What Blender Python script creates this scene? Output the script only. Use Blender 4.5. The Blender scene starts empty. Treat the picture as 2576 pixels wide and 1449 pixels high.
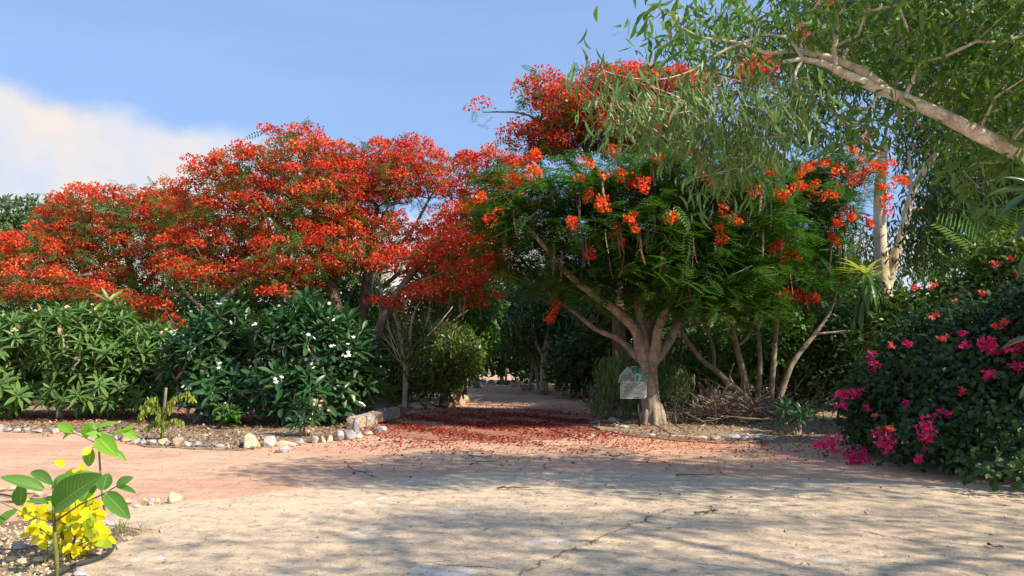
import bpy, bmesh, math, random
import numpy as np
from mathutils import Vector, Matrix
SC = bpy.context.scene
COL = SC.collection
# ------------------------------------------------------------------ camera, sky, sun
EYE = 1.6; FOC = 2022.0; TH = math.atan(155.5/FOC)
cam = bpy.data.cameras.new('camera'); camo = bpy.data.objects.new('camera', cam); COL.objects.link(camo)
camo.location = (0, 0, EYE); camo.rotation_euler = (math.radians(90)+TH, 0, 0)
cam.sensor_width = 36.0; cam.lens = 36.0*FOC/2576.0; cam.clip_start = 0.05; cam.clip_end = 3000
SC.camera = camo
SC.view_settings.view_transform = 'Standard'; SC.view_settings.look = 'None'
SC.view_settings.exposure = 0.58; SC.view_settings.gamma = 1
SUN_EL = math.radians(41); SDX, SDY = 0.86, -0.51        # towards the sun, on the ground plan
w = bpy.data.worlds.new("World"); SC.world = w; w.use_nodes = True
nt = w.node_tree; nt.nodes.clear()
def wn(t, **k):
    n = nt.nodes.new(t)
    for a, b in k.items(): setattr(n, a, b)
    return n
def WM(op, a, b=None, c=None, clamp=False):
    n = wn('ShaderNodeMath', operation=op); n.use_clamp = clamp
    for i, v in enumerate((a, b, c)):
        if v is None: continue
        if isinstance(v, (int, float)): n.inputs[i].default_value = v
        else: nt.links.new(v, n.inputs[i])
    return n.outputs[0]
sky = wn('ShaderNodeTexSky', sky_type='NISHITA'); sky.sun_disc = False
sky.sun_elevation = SUN_EL; sky.sun_rotation = math.atan2(SDX, SDY)
sky.air_density = 1.0; sky.dust_density = 0.6; sky.ozone_density = 1.3
tc = wn('ShaderNodeTexCoord'); sep = wn('ShaderNodeSeparateXYZ'); nt.links.new(tc.outputs['Generated'], sep.inputs[0])
az = WM('ARCTAN2', sep.outputs[0], sep.outputs[1]); el = WM('ARCSINE', sep.outputs[2])
nz = wn('ShaderNodeTexNoise'); nz.inputs['Scale'].default_value = 10; nz.inputs['Detail'].default_value = 8; nz.inputs['Roughness'].default_value = 0.55
nt.links.new(tc.outputs['Generated'], nz.inputs['Vector'])
mr = wn('ShaderNodeMapRange', interpolation_type='SMOOTHSTEP'); nt.links.new(az, mr.inputs[0])
for i, v in enumerate((-0.27, -0.17, 0.0, -0.07)): mr.inputs[i+1].default_value = v
top_ = WM('SUBTRACT', 0.280, WM('MULTIPLY', WM('MAXIMUM', WM('ADD', az, 0.64), 0.0), 0.075))
billow = WM('MULTIPLY', WM('SUBTRACT', nz.outputs['Fac'], 0.5), 0.06)
edge = WM('SUBTRACT', WM('ADD', WM('ADD', mr.outputs[0], WM('MAXIMUM', top_, 0.19)), billow), el)
m1 = wn('ShaderNodeMapRange', interpolation_type='SMOOTHSTEP'); nt.links.new(edge, m1.inputs[0])
m1.inputs[1].default_value = -0.01; m1.inputs[2].default_value = 0.02
# thin high veil
mp = wn('ShaderNodeMapping'); nt.links.new(tc.outputs['Generated'], mp.inputs[0]); mp.inputs['Scale'].default_value = (1.2, 1.2, 7); mp.inputs['Rotation'].default_value = (0, 0.25, 0)
nz2 = wn('ShaderNodeTexNoise'); nz2.inputs['Scale'].default_value = 1.8; nz2.inputs['Detail'].default_value = 6; nt.links.new(mp.outputs[0], nz2.inputs['Vector'])
veil0 = wn('ShaderNodeMapRange'); nt.links.new(nz2.outputs['Fac'], veil0.inputs[0])
for i, v in enumerate((0.35, 0.7, 0.55, 0.85)): veil0.inputs[i+1].default_value = v
m2 = wn('ShaderNodeMapRange', interpolation_type='SMOOTHSTEP'); nt.links.new(edge, m2.inputs[0])
m2.inputs[1].default_value = -0.10; m2.inputs[2].default_value = 0.02; m2.inputs[3].default_value = 0; m2.inputs[4].default_value = 0.35
veil = WM('ADD', veil0.outputs[0], m2.outputs[0], clamp=True)
nz3 = wn('ShaderNodeTexNoise'); nz3.inputs['Scale'].default_value = 7; nz3.inputs['Detail'].default_value = 7; nt.links.new(tc.outputs['Generated'], nz3.inputs['Vector'])
cf = WM('ADD', WM('MULTIPLY', edge, 2.6), WM('MULTIPLY', WM('SUBTRACT', nz3.outputs['Fac'], 0.42), 3.6), clamp=True)
cc = wn('ShaderNodeMixRGB'); nt.links.new(cf, cc.inputs[0])
cc.inputs[1].default_value = (4.5, 5.1, 6.2, 1); cc.inputs[2].default_value = (6.6, 5.75, 4.95, 1)
va = wn('ShaderNodeMixRGB'); nt.links.new(veil, va.inputs[0]); nt.links.new(sky.outputs[0], va.inputs[1]); va.inputs[2].default_value = (2.3, 3.7, 6.5, 1)
vb = wn('ShaderNodeMixRGB'); nt.links.new(m1.outputs[0], vb.inputs[0]); nt.links.new(va.outputs[0], vb.inputs[1]); nt.links.new(cc.outputs[0], vb.inputs[2])
bg = wn('ShaderNodeBackground'); bg.inputs['Strength'].default_value = 0.103; nt.links.new(vb.outputs[0], bg.inputs[0])
wo = wn('ShaderNodeOutputWorld'); nt.links.new(bg.outputs[0], wo.inputs[0])
sl = bpy.data.lights.new('sun', 'SUN'); sl.energy = 5.0; sl.angle = math.radians(0.7); sl.color = (1.0, 0.89, 0.72)
so = bpy.data.objects.new('sun', sl); COL.objects.link(so)
SV = Vector((SDX*math.cos(SUN_EL), SDY*math.cos(SUN_EL), math.sin(SUN_EL))).normalized()
so.rotation_euler = SV.to_track_quat('Z', 'Y').to_euler(); so.location = SV*60
try:
    SC.cycles.max_bounces = 6; SC.cycles.diffuse_bounces = 3; SC.cycles.transmission_bounces = 4; SC.cycles.transparent_max_bounces = 8
except Exception: pass

# ------------------------------------------------------------------ helpers
CT, ST = math.cos(TH), math.sin(TH)
def P(px, py, d):
    "world point that the photograph shows at (px, py) (2576 wide) when it stands d metres away"
    x = (px-1288)/FOC; y = (724.5-py)/FOC
    v = Vector((x, CT-y*ST, ST+y*CT)); return Vector((0, 0, EYE))+v*(d/v.y)
def G(px, py, z=0.0):
    x = (px-1288)/FOC; y = (724.5-py)/FOC
    v = Vector((x, CT-y*ST, ST+y*CT)); p = Vector((0, 0, EYE))+v*((z-EYE)/v.z); p.z = z; return p
def tag(o, label=None, cat=None, group=None, kind=None):
    if label: o['label'] = label
    if cat: o['category'] = cat
    if group: o['group'] = group
    if kind: o['kind'] = kind
    return o
def thing(name, loc, label, cat, group=None):
    o = bpy.data.objects.new(name, None); COL.objects.link(o); o.location = loc; o.empty_display_size = 0.2
    return tag(o, label, cat, group)
def nrm(a): return a/np.maximum(np.linalg.norm(a, axis=-1, keepdims=True), 1e-9)

class MB:
    "collects faces (numpy) and links them as one mesh object"
    def __init__(s): s.v = []; s.l = []; s.t = []; s.a = []; s.uv = []; s.n = 0
    def add(s, V, loops, totals, var=0.5, uv=None):
        V = np.asarray(V, float).reshape(-1, 3); s.v.append(V); s.l.append(np.asarray(loops, np.int64)+s.n); t = np.asarray(totals, np.int64)
        s.t.append(t); s.a.append(np.broadcast_to(np.asarray(var, float), t.shape).copy()); s.n += len(V)
        s.uv.append(np.zeros((int(t.sum()), 2)) if uv is None else np.asarray(uv, float))
    def inst(s, tpl, pos, R, sc, var=None):
        tv, tl, tt, tu = tpl; n = len(pos)
        if n == 0: return
        sc = np.asarray(sc, float); sc = np.broadcast_to(sc.reshape(-1, 1) if sc.ndim == 1 else sc, (n, 3)) if sc.ndim else np.full((n, 3), float(sc))
        V = np.einsum('nij,nkj->nki', R, tv[None]*sc[:, None, :])+pos[:, None, :]
        k = len(tv); L = (tl[None]+(np.arange(n)*k)[:, None]).ravel()
        if var is None: var = np.random.rand(n)
        s.add(V.reshape(-1, 3), L, np.tile(tt, n), np.repeat(var, len(tt)), np.tile(tu, (n, 1)))
    def build(s, name, mat, parent=None, smooth=False):
        me = bpy.data.meshes.new(name); V = np.concatenate(s.v); L = np.concatenate(s.l); T = np.concatenate(s.t)
        o = bpy.data.objects.new(name, me); COL.objects.link(o)
        if parent is not None:
            o.parent = parent; V = V-np.array(parent_world(parent))
        me.vertices.add(len(V)); me.vertices.foreach_set('co', V.ravel().astype(np.float32))
        me.loops.add(len(L)); me.loops.foreach_set('vertex_index', L.astype(np.int32))
        me.polygons.add(len(T)); me.polygons.foreach_set('loop_start', np.concatenate(([0], np.cumsum(T)[:-1])).astype(np.int32))
        me.polygons.foreach_set('loop_total', T.astype(np.int32)) if bpy.app.version < (4, 0, 0) else None
        me.polygons.foreach_set('use_smooth', np.full(len(T), smooth, bool))
        at = me.attributes.new('var', 'FLOAT', 'FACE'); at.data.foreach_set('value', np.concatenate(s.a).astype(np.float32))
        ul = me.uv_layers.new(name='uv'); ul.data.foreach_set('uv', np.concatenate(s.uv).ravel().astype(np.float32))
        me.update(calc_edges=True); me.validate()
        for m in (mat if isinstance(mat, (list, tuple)) else [mat]): me.materials.append(m)
        return o
def parent_world(o):
    p = Vector((0, 0, 0))
    while o is not None: p = p+o.location; o = o.parent
    return p

def leaf_tpl(segs, wid, prof='lens', droop=0.0, sick=0.0, fold=0.0, mid=False):
    "leaf of length 1 along +Y, face +Z"
    ts = np.linspace(0, 1, segs+1); V = []; L = []; U = []
    for t in ts:
        if prof == 'lens': wv = math.sin(math.pi*min(max(t, .03), .97))**0.9
        elif prof == 'obov': wv = (math.sin(math.pi*min(max(t, .02), .97)**1.7))**0.7       # widest towards the tip
        elif prof == 'egg': wv = (math.sin(math.pi*min(max(t, .03), .985)**0.8))**0.62
        else: wv = 1.0
        wv *= wid/2; z = -droop*t*t; x = sick*math.sin(math.pi*t)
        row = [(-wv, t, z+fold*wv), (0, t, z), (wv, t, z+fold*wv)] if mid else [(-wv, t, z), (wv, t, z)]
        V += [(a+x, b, c) for a, b, c in row]; U += [((i/(len(row)-1)), t) for i in range(len(row))]
    k = 3 if mid else 2; T = []
    UV = []
    for i in range(segs):
        for j in range(k-1):
            q = [i*k+j, i*k+j+1, (i+1)*k+j+1, (i+1)*k+j]; L += q; T.append(4); UV += [U[a] for a in q]
    return np.array(V), np.array(L), np.array(T), np.array(UV)
def frond_tpl(pairs=9, pin=0.26, pw=0.055, arch=0.25, up=0.0):
    "feather frond of length 1 along +Y"
    V = []; L = []; T = []
    def quad(a, b, wv):
        a = Vector(a); b = Vector(b); s = (b-a).cross(Vector((0, 0, 1))).normalized()*wv/2; m = a.lerp(b, .45); n = len(V)
        V.extend([a, m+s, b, m-s]); L.extend([n, n+1, n+2, n+3]); T.append(4)
    rz = lambda t: -arch*t*t
    for i in range(4): quad((0, i/4, rz(i/4)), (0, (i+1)/4+.02, rz((i+1)/4)), 0.022)
    for i in range(pairs):
        t = 0.14+0.84*i/(pairs-1); ln = pin*math.sin(math.pi*(0.18+0.72*t))**0.7
        for sg in (-1, 1): quad((0, t, rz(t)), (sg*ln*.93, t+ln*.38, rz(t)+up*ln-ln*.1), pw)
    return np.array([tuple(v) for v in V]), np.array(L), np.array(T), np.zeros((len(L), 2))
LENS2 = leaf_tpl(2, .5); LENS3 = leaf_tpl(3, .42, droop=.12); SICK = leaf_tpl(4, .14, sick=.12, droop=.1); SICKW = leaf_tpl(4, .25, sick=.10, droop=.15)
HEART = leaf_tpl(2, .8, 'egg', droop=.15, fold=.2, mid=True); PETAL = leaf_tpl(2, .75, 'egg', droop=.25)
FRANG = leaf_tpl(4, .27, 'lens', droop=.22, fold=.35, mid=True); FRANGO = leaf_tpl(5, .30, 'obov', droop=.12, fold=.28, mid=True)
FROND = frond_tpl(9, .27, .075); FRONDS = frond_tpl(6, .28, .085, .2); PALM = frond_tpl(22, .42, .03, .45, .15); LONG = leaf_tpl(5, .16, 'lens', droop=.55, fold=.3, mid=True)

def frames(d, up):
    "columns x, y=d, z~up"
    d = nrm(d); x = nrm(np.cross(d, up)); z = np.cross(x, d); return np.stack([x, d, z], axis=-1)
def rand_dir(n, rs): return nrm(rs.normal(size=(n, 3)))

# ------------------------------------------------------------------ materials
def new_mat(name):
    m = bpy.data.materials.new(name); m.use_nodes = True; t = m.node_tree; t.nodes.clear(); return m, t
class NT:
    def __init__(s, t): s.t = t
    def n(s, ty, ins=None, **k):
        n = s.t.nodes.new(ty)
        for a, b in k.items(): setattr(n, a, b)
        for a, b in (ins or {}).items():
            if hasattr(b, 'is_output') or isinstance(b, bpy.types.NodeSocket): s.t.links.new(b, n.inputs[a])
            else: n.inputs[a].default_value = b
        return n
    def m(s, op, *a, clamp=False):
        n = s.n('ShaderNodeMath', operation=op); n.use_clamp = clamp
        for i, v in enumerate(a):
            if isinstance(v, bpy.types.NodeSocket): s.t.links.new(v, n.inputs[i])
            else: n.inputs[i].default_value = v
        return n.outputs[0]
    def mix(s, f, a, b, mode='MIX'):
        n = s.n('ShaderNodeMixRGB', blend_type=mode)
        for i, v in enumerate((f, a, b)):
            if isinstance(v, bpy.types.NodeSocket): s.t.links.new(v, n.inputs[i])
            else: n.inputs[i].default_value = v if i == 0 or len(v) == 4 else (*v, 1)
        return n.outputs[0]
    def noise(s, scale, detail=5, rough=.6, vec=None, w=None):
        i = {'Scale': scale, 'Detail': detail, 'Roughness': rough}
        if vec is not None: i['Vector'] = vec
        return s.n('ShaderNodeTexNoise', i).outputs['Fac']
    def rng(s, v, a, b, c=0, d=1, smooth=True):
        n = s.n('ShaderNodeMapRange', {0: v, 1: a, 2: b, 3: c, 4: d}); n.interpolation_type = 'SMOOTHSTEP' if smooth else 'LINEAR'; return n.outputs[0]
def leaf_mat(name, ca, cb, trans=.35, rough=.45, spec=.35, tcol=None, vein=None, third=None):
    m, t = new_mat(name); k = NT(t); a = k.n('ShaderNodeAttribute', attribute_name='var').outputs['Fac']
    c = k.mix(a, ca, cb)
    if third: c = k.mix(k.rng(a, third[1], third[1]+.02), c, third[0])
    if vein:
        uv = k.n('ShaderNodeUVMap').outputs[0]; sp = k.n('ShaderNodeSeparateXYZ', {0: uv}); u = k.m('ABSOLUTE', k.m('SUBTRACT', sp.outputs[0], .5))
        st = k.m('SUBTRACT', sp.outputs[1], k.m('MULTIPLY', u, .5)); f = k.m('FRACT', k.m('MULTIPLY', st, vein))
        line = k.rng(k.m('ABSOLUTE', k.m('SUBTRACT', f, .5)), .43, .49); mid = k.rng(u, .035, .008)
        v = k.m('MAXIMUM', line, mid); c = k.mix(k.m('MULTIPLY', v, .55), c, tuple(min(1, x*2.2+.04) for x in cb))
        hgt = k.m('SUBTRACT', 1, v)
    tc_ = k.mix(1, c, tcol or (1.3, 1.5, .5), 'MULTIPLY')
    ins = {'Base Color': c, 'Roughness': rough, 'Specular IOR Level': spec}
    if vein: ins['Normal'] = k.n('ShaderNodeBump', {'Strength': .5, 'Distance': .004, 'Height': hgt}).outputs[0]
    b = k.n('ShaderNodeBsdfPrincipled', ins); tr = k.n('ShaderNodeBsdfTranslucent', {'Color': tc_})
    mx = k.n('ShaderNodeMixShader', {0: trans, 1: b.outputs[0], 2: tr.outputs[0]})
    k.n('ShaderNodeOutputMaterial', {0: mx.outputs[0]}); return m
def bark_mat(name, ca, cb, scale=6, bump=.4, ring=0.0):
    m, t = new_mat(name); k = NT(t); co = k.n('ShaderNodeTexCoord').outputs['Object']
    mp_ = k.n('ShaderNodeMapping', {'Vector': co, 'Scale': (1, 1, .35)}).outputs[0]
    n1 = k.noise(scale, 7, .65, mp_); n2 = k.noise(scale*7, 4, .6, co)
    f = k.m('ADD', k.m('MULTIPLY', n1, .75), k.m('MULTIPLY', n2, .25)); c = k.mix(k.rng(f, .38, .62), ca, cb)
    if ring:
        z = k.n('ShaderNodeSeparateXYZ', {0: co}).outputs[2]
        rr = k.m('SINE', k.m('ADD', k.m('MULTIPLY', z, ring), k.m('MULTIPLY', n1, 9))); c = k.mix(k.rng(rr, .75, .98, 0, .35), c, tuple(x*.55 for x in ca))
    b = k.n('ShaderNodeBsdfPrincipled', {'Base Color': c, 'Roughness': .85, 'Specular IOR Level': .15, 'Normal': k.n('ShaderNodeBump', {'Strength': bump, 'Distance': .03, 'Height': f}).outputs[0]})
    k.n('ShaderNodeOutputMaterial', {0: b.outputs[0]}); return m
def plain(name, c, rough=.6, alpha=1, spec=.3, nscale=20, nv=.25):
    m, t = new_mat(name); k = NT(t); n1 = k.noise(nscale, 4, .6, k.n('ShaderNodeTexCoord').outputs['Object'])
    cc_ = k.mix(n1, tuple(x*(1-nv) for x in c), tuple(min(1, x*(1+nv)) for x in c))
    b = k.n('ShaderNodeBsdfPrincipled', {'Base Color': cc_, 'Roughness': rough, 'Specular IOR Level': spec, 'Alpha': alpha}); k.n('ShaderNodeOutputMaterial', {0: b.outputs[0]}); return m
def stone_mat(name, ca, cb):
    m, t = new_mat(name); k = NT(t); co = k.n('ShaderNodeTexCoord').outputs['Object']
    n1 = k.noise(9, 6, .65, co); n2 = k.noise(45, 4, .6, co); f = k.m('ADD', k.m('MULTIPLY', n1, .7), k.m('MULTIPLY', n2, .3))
    c = k.mix(k.rng(f, .4, .6), ca, cb); c = k.mix(k.rng(k.noise(16, 3, .5, co), .62, .7, 0, .6), c, (.42, .2, .1))
    b = k.n('ShaderNodeBsdfPrincipled', {'Base Color': c, 'Roughness': .8, 'Specular IOR Level': .2, 'Normal': k.n('ShaderNodeBump', {'Strength': .7, 'Distance': .02, 'Height': f}).outputs[0]})
    k.n('ShaderNodeOutputMaterial', {0: b.outputs[0]}); return m
M = {}
M['petal'] = leaf_mat('scarlet_petals', (.50, .03, .02), (.84, .15, .055), .35, .6, .15, (1.2, .9, .6), third=((.86, .32, .10), .88))
M['petalo'] = leaf_mat('orange_scarlet_petals', (.78, .055, .025), (.90, .20, .05), .35, .55, .2, (1.2, .9, .6), third=((.95, .35, .05), .86))
M['petald'] = leaf_mat('browned_shaded_petals', (.16, .025, .015), (.38, .045, .02), .1, .8, .1, third=((.6, .12, .05), .7))  # fallen petals, browned; base also darkened for the shade they lie in
M['fern'] = leaf_mat('poinciana_leaf', (.024, .085, .015), (.095, .22, .03), .35, .5, .25)
M['ferng'] = leaf_mat('poinciana_leaf_pale', (.05, .11, .02), (.15, .24, .05), .35, .5, .25)
M['frang'] = leaf_mat('frangipani_leaf', (.06, .15, .035), (.17, .29, .08), .25, .42, .4, third=((.40, .38, .10), .965))
M['frangd'] = leaf_mat('glossy_frangipani_leaf', (.022, .075, .026), (.055, .14, .04), .15, .28, .6)
M['gumn'] = leaf_mat('grey_green_gum_leaf', (.075, .15, .05), (.18, .28, .10), .35, .45, .35)
M['gumy'] = leaf_mat('bright_gum_leaf', (.05, .13, .028), (.16, .27, .065), .4, .42, .35, third=((.35, .27, .04), .985))
M['gumf'] = leaf_mat('dark_gum_leaf', (.035, .08, .022), (.09, .16, .045), .3, .5, .3)
M['bush'] = leaf_mat('bright_bush_leaf', (.04, .12, .015), (.10, .23, .03), .35, .45, .35)
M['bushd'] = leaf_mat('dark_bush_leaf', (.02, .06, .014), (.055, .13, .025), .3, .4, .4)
M['bushg'] = leaf_mat('grey_bush_leaf', (.06, .12, .05), (.13, .2, .09), .3, .45, .35)
M['bushy'] = leaf_mat('yellowing_bush_leaf', (.05, .12, .02), (.16, .22, .04), .35, .4, .4, third=((.42, .42, .08), .9))
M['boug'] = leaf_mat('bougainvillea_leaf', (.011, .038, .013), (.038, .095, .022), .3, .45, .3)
M['bract'] = leaf_mat('magenta_bracts', (.62, .015, .13), (.85, .05, .25), .35, .5, .2, (1.1, .8, 1))
M['bractr'] = leaf_mat('coral_bracts', (.75, .04, .06), (.85, .22, .13), .35, .5, .2, (1.1, .8, .8))
M['yellow'] = leaf_mat('yellow_leaf', (.70, .62, .01), (.88, .72, .01), .35, .45, .3, (1.1, 1.1, .4), third=((.38, .52, .03), .72))
M['big'] = leaf_mat('big_veined_leaf', (.075, .19, .03), (.11, .25, .045), .35, .42, .35, (1.7, 2.0, .45), vein=13)
M['bigb'] = leaf_mat('young_veined_leaf', (.14, .33, .03), (.20, .42, .04), .4, .42, .35, (1.7, 1.9, .4), vein=13)
M['white'] = leaf_mat('white_petals', (.75, .75, .66), (.85, .85, .8), .2, .5, .2, (1, 1, 1))
M['peach'] = leaf_mat('peach_petals', (.75, .28, .16), (.85, .62, .42), .2, .5, .2, (1, .9, .9))
M['drum'] = leaf_mat('pale_drooping_leaf', (.18, .26, .03), (.38, .44, .08), .4, .45, .3)
M['litter'] = leaf_mat('dry_litter', (.12, .065, .035), (.42, .33, .2), .1, .8, .1, (1, 1, 1), third=((.62, .52, .36), .88))
M['grass'] = leaf_mat('dry_grass', (.12, .16, .05), (.3, .32, .12), .3, .6, .2)
M['palm'] = leaf_mat('palm_leaf', (.045, .13, .02), (.13, .26, .04), .35, .38, .4)
M['palmy'] = leaf_mat('yellow_green_palm_leaf', (.10, .22, .02), (.28, .36, .04), .35, .4, .4)
M['drac'] = leaf_mat('strap_leaf', (.05, .13, .03), (.12, .22, .05), .3, .35, .4, third=((.5, .5, .12), .8))
M['bark'] = bark_mat('brown_grey_bark', (.19, .15, .115), (.38, .31, .245), 7, .9, 26)
M['barkd'] = bark_mat('dark_branch_bark', (.10, .075, .055), (.24, .185, .14), 8)
M['barkw'] = bark_mat('cream_gum_bark', (.40, .30, .19), (.76, .66, .47), 3, .25)
M['barkg'] = bark_mat('pale_grey_bark', (.24, .2, .15), (.58, .52, .42), 9, .5, 30)
M['twig'] = bark_mat('dry_twig', (.2, .145, .1), (.42, .34, .25), 12)
M['twigp'] = bark_mat('pale_bare_twig', (.40, .31, .2), (.66, .56, .4), 12)
M['barkn'] = bark_mat('pale_spotted_bark', (.38, .32, .25), (.72, .65, .54), 9, .5, 30)
M['twigd'] = bark_mat('weathered_twig', (.13, .10, .075), (.34, .27, .2), 12)
M['greenstem'] = bark_mat('green_brown_stem', (.13, .15, .04), (.24, .24, .08), 20)
M['pod'] = plain('brown_pod', (.085, .05, .035), .6, nscale=6, nv=.5); M['podt'] = plain('tan_pod', (.27, .19, .13), .6, nscale=6, nv=.3)
M['hose'] = plain('black_hose', (.05, .055, .065), .4)
M['black'] = plain('black_metal', (.012, .012, .012), .5)
for nme, a, b in (('cream', (.50, .37, .23), (.70, .57, .38)), ('tan', (.42, .29, .19), (.6, .46, .33)), ('pale', (.34, .32, .31), (.56, .52, .48)), ('grey', (.25, .245, .25), (.45, .43, .42)), ('dark', (.14, .12, .11), (.3, .26, .22))):
    M['st_'+nme] = stone_mat(nme+'_stone', a, b)

def line_mask(k, co, a, b, width, wob=.5):
    "soft mask along the ground segment a-b"
    nx = k.n('ShaderNodeTexNoise', {'Vector': co, 'Scale': 2.2, 'Detail': 6.0, 'Roughness': .7}).outputs['Color']
    off = k.n('ShaderNodeVectorMath', {0: k.n('ShaderNodeVectorMath', {0: nx, 1: (.5, .5, .5)}, operation='SUBTRACT').outputs[0], 1: (wob, wob, 0)}, operation='MULTIPLY').outputs[0]
    p = k.n('ShaderNodeVectorMath', {0: co, 1: off}, operation='ADD').outputs[0]
    s = k.n('ShaderNodeSeparateXYZ', {0: p}); dx, dy = b[0]-a[0], b[1]-a[1]; L_ = math.hypot(dx, dy); dx /= L_; dy /= L_
    d = k.m('ABSOLUTE', k.m('ADD', k.m('MULTIPLY', k.m('SUBTRACT', s.outputs[0], a[0]), -dy), k.m('MULTIPLY', k.m('SUBTRACT', s.outputs[1], a[1]), dx)))
    al = k.m('ADD', k.m('MULTIPLY', k.m('SUBTRACT', s.outputs[0], a[0]), dx), k.m('MULTIPLY', k.m('SUBTRACT', s.outputs[1], a[1]), dy))
    return k.m('MULTIPLY', k.rng(d, width, 0), k.m('MULTIPLY', k.rng(al, -.2, .1), k.rng(al, L_+.1, L_-.4)))
GRIT = 9
def ground_mat(name, c1, c2, c3, grit=(.18, .1, .07), gritamt=.5, pale=None, cracks=(), bump=.5, fine=60):
    m, t = new_mat(name); k = NT(t); co = k.n('ShaderNodeTexCoord').outputs['Object']
    big = k.noise(.55, 5, .6, co); mid = k.noise(3.2, 6, .7, co); st_ = k.n('ShaderNodeMapping', {'Vector': co, 'Scale': (1, 3.0, 1)}).outputs[0]; strk = k.noise(1.6, 6, .7, st_)
    fn = k.noise(fine, 5, .75, co); vf = k.noise(fine*3.5, 2, .6, co)
    c = k.mix(k.rng(big, .38, .62), c1, c2); c = k.mix(k.rng(strk, .45, .66, 0, .75), c, c3)
    c = k.mix(k.rng(fn, .56, .7, 0, gritamt), c, grit); c = k.mix(k.rng(fn, .44, .3, 0, .4), c, tuple(min(1, x*1.35+.03) for x in c1))
    c = k.mix(k.rng(vf, .58, .68, 0, gritamt*.7), c, grit)
    sp = k.noise(GRIT, 6, .8, co); c = k.mix(k.rng(sp, .55, .63, 0, gritamt*.8), c, grit); c = k.mix(k.rng(sp, .44, .36, 0, .55), c, tuple(min(1, x*1.25+.04) for x in c1))
    if pale:
        pm = k.m('MULTIPLY', k.rng(k.noise(1.15, 7, .68, co), .60, .635), k.rng(mid, .35, .5)); c = k.mix(pm, c, pale)
    h = k.m('ADD', k.m('MULTIPLY', fn, .35), k.m('ADD', k.m('MULTIPLY', mid, 1.2), k.m('MULTIPLY', vf, .15)))
    for (a, b, wd) in cracks:
        cm = line_mask(k, co, a, b, wd); cm2 = k.m('MULTIPLY', cm, k.rng(k.noise(3.5, 4, .7, co), .42, .56)); c = k.mix(k.m('MULTIPLY', cm2, .85), c, (.13, .10, .075)); h = k.m('SUBTRACT', h, k.m('MULTIPLY', cm, .6))
    b_ = k.n('ShaderNodeBsdfPrincipled', {'Base Color': c, 'Roughness': .92, 'Specular IOR Level': .12, 'Normal': k.n('ShaderNodeBump', {'Strength': bump, 'Distance': .03, 'Height': h}).outputs[0]})
    k.n('ShaderNodeOutputMaterial', {0: b_.outputs[0]}); return m

# ------------------------------------------------------------------ ground
def sheet(name, pts, z, mat, rag=0.06, sub=5, thick=0.0, seed=1):
    rs = random.Random(seed); q = []
    n = len(pts)
    for i in range(n):
        a = pts[i]; b = pts[(i+1) % n]; L_ = (b-a).length; m_ = max(1, min(60, int(L_*sub)))
        far = max(a.y, b.y) > 60 or abs(a.x) > 30
        for j in range(m_):
            p = a.lerp(b, j/m_)
            if not far: p = p+Vector((rs.uniform(-rag, rag), rs.uniform(-rag, rag), 0))
            q.append(p)
    bm = bmesh.new(); vs = [bm.verts.new((p.x, p.y, z)) for p in q]; f = bm.faces.new(vs)
    if f.normal.z < 0: f.normal_flip()
    if thick:
        lo = [bm.verts.new((p.x, p.y, z-thick)) for p in q]
        for i in range(len(q)): j = (i+1) % len(q); bm.faces.new((vs[i], vs[j], lo[j], lo[i]))
    bmesh.ops.triangulate(bm, faces=[g for g in bm.faces if len(g.verts) > 4]); bmesh.ops.recalc_face_normals(bm, faces=bm.faces)
    me = bpy.data.meshes.new(name); bm.to_mesh(me); bm.free(); o = bpy.data.objects.new(name, me); COL.objects.link(o); me.materials.append(mat); return tag(o, kind='structure')
M['gravel'] = ground_mat('pink_gravel', (.58, .35, .225), (.64, .44, .30), (.46, .27, .18), (.24, .13, .09), .7, bump=.8, fine=34)
M['pad'] = ground_mat('worn_concrete', (.71, .54, .36), (.62, .475, .33), (.43, .35, .27), (.15, .125, .105), .8, pale=(.66, .62, .55),
    cracks=[(G(1310, 1449)[:2], G(1560, 1330)[:2], .018), (G(1550, 1335)[:2], G(1700, 1275)[:2], .014), (G(1100, 1420)[:2], G(1340, 1440)[:2], .015), (G(2100, 1330)[:2], G(2500, 1400)[:2], .015)], bump=1.0, fine=30)
M['bed'] = ground_mat('litter_soil', (.30, .21, .145), (.40, .31, .22), (.18, .12, .085), (.07, .045, .03), .7, pale=(.5, .42, .3), bump=.8, fine=30)
M['redbed'] = ground_mat('petal_strewn_soil', (.40, .18, .12), (.46, .25, .165), (.22, .11, .08), (.2, .04, .03), .6, bump=.6, fine=34)
bm = bmesh.new(); R_ = 900
for vv in ((-R_, -R_), (R_, -R_), (R_, R_), (-R_, R_)): bm.verts.new((*vv, 0))
bm.faces.new(bm.verts); me = bpy.data.meshes.new('ground'); bm.to_mesh(me); bm.free(); me.materials.append(M['gravel'])
o = bpy.data.objects.new('ground', me); COL.objects.link(o); tag(o, kind='structure')
gp = lambda L_: [G(a, b) for a, b in L_]
pad = gp([(150, 1470), (200, 1432), (235, 1412), (290, 1386), (292, 1372), (332, 1361), (362, 1351), (405, 1342), (395, 1335), (330, 1331), (280, 1326), (225, 1319), (213, 1310), (275, 1298), (290, 1285), (330, 1277), (400, 1270), (455, 1265), (560, 1257), (700, 1240), (850, 1224), (1000, 1207), (1180, 1192), (1400, 1188), (1700, 1196), (2000, 1208), (2200, 1215)]) + [Vector((12, 8.8, 0)), Vector((14, -4, 0)), Vector((-2.5, -4, 0))]
sheet('concrete_pad', pad, .012, M['pad'], .03, 9, .02, 3)
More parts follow.
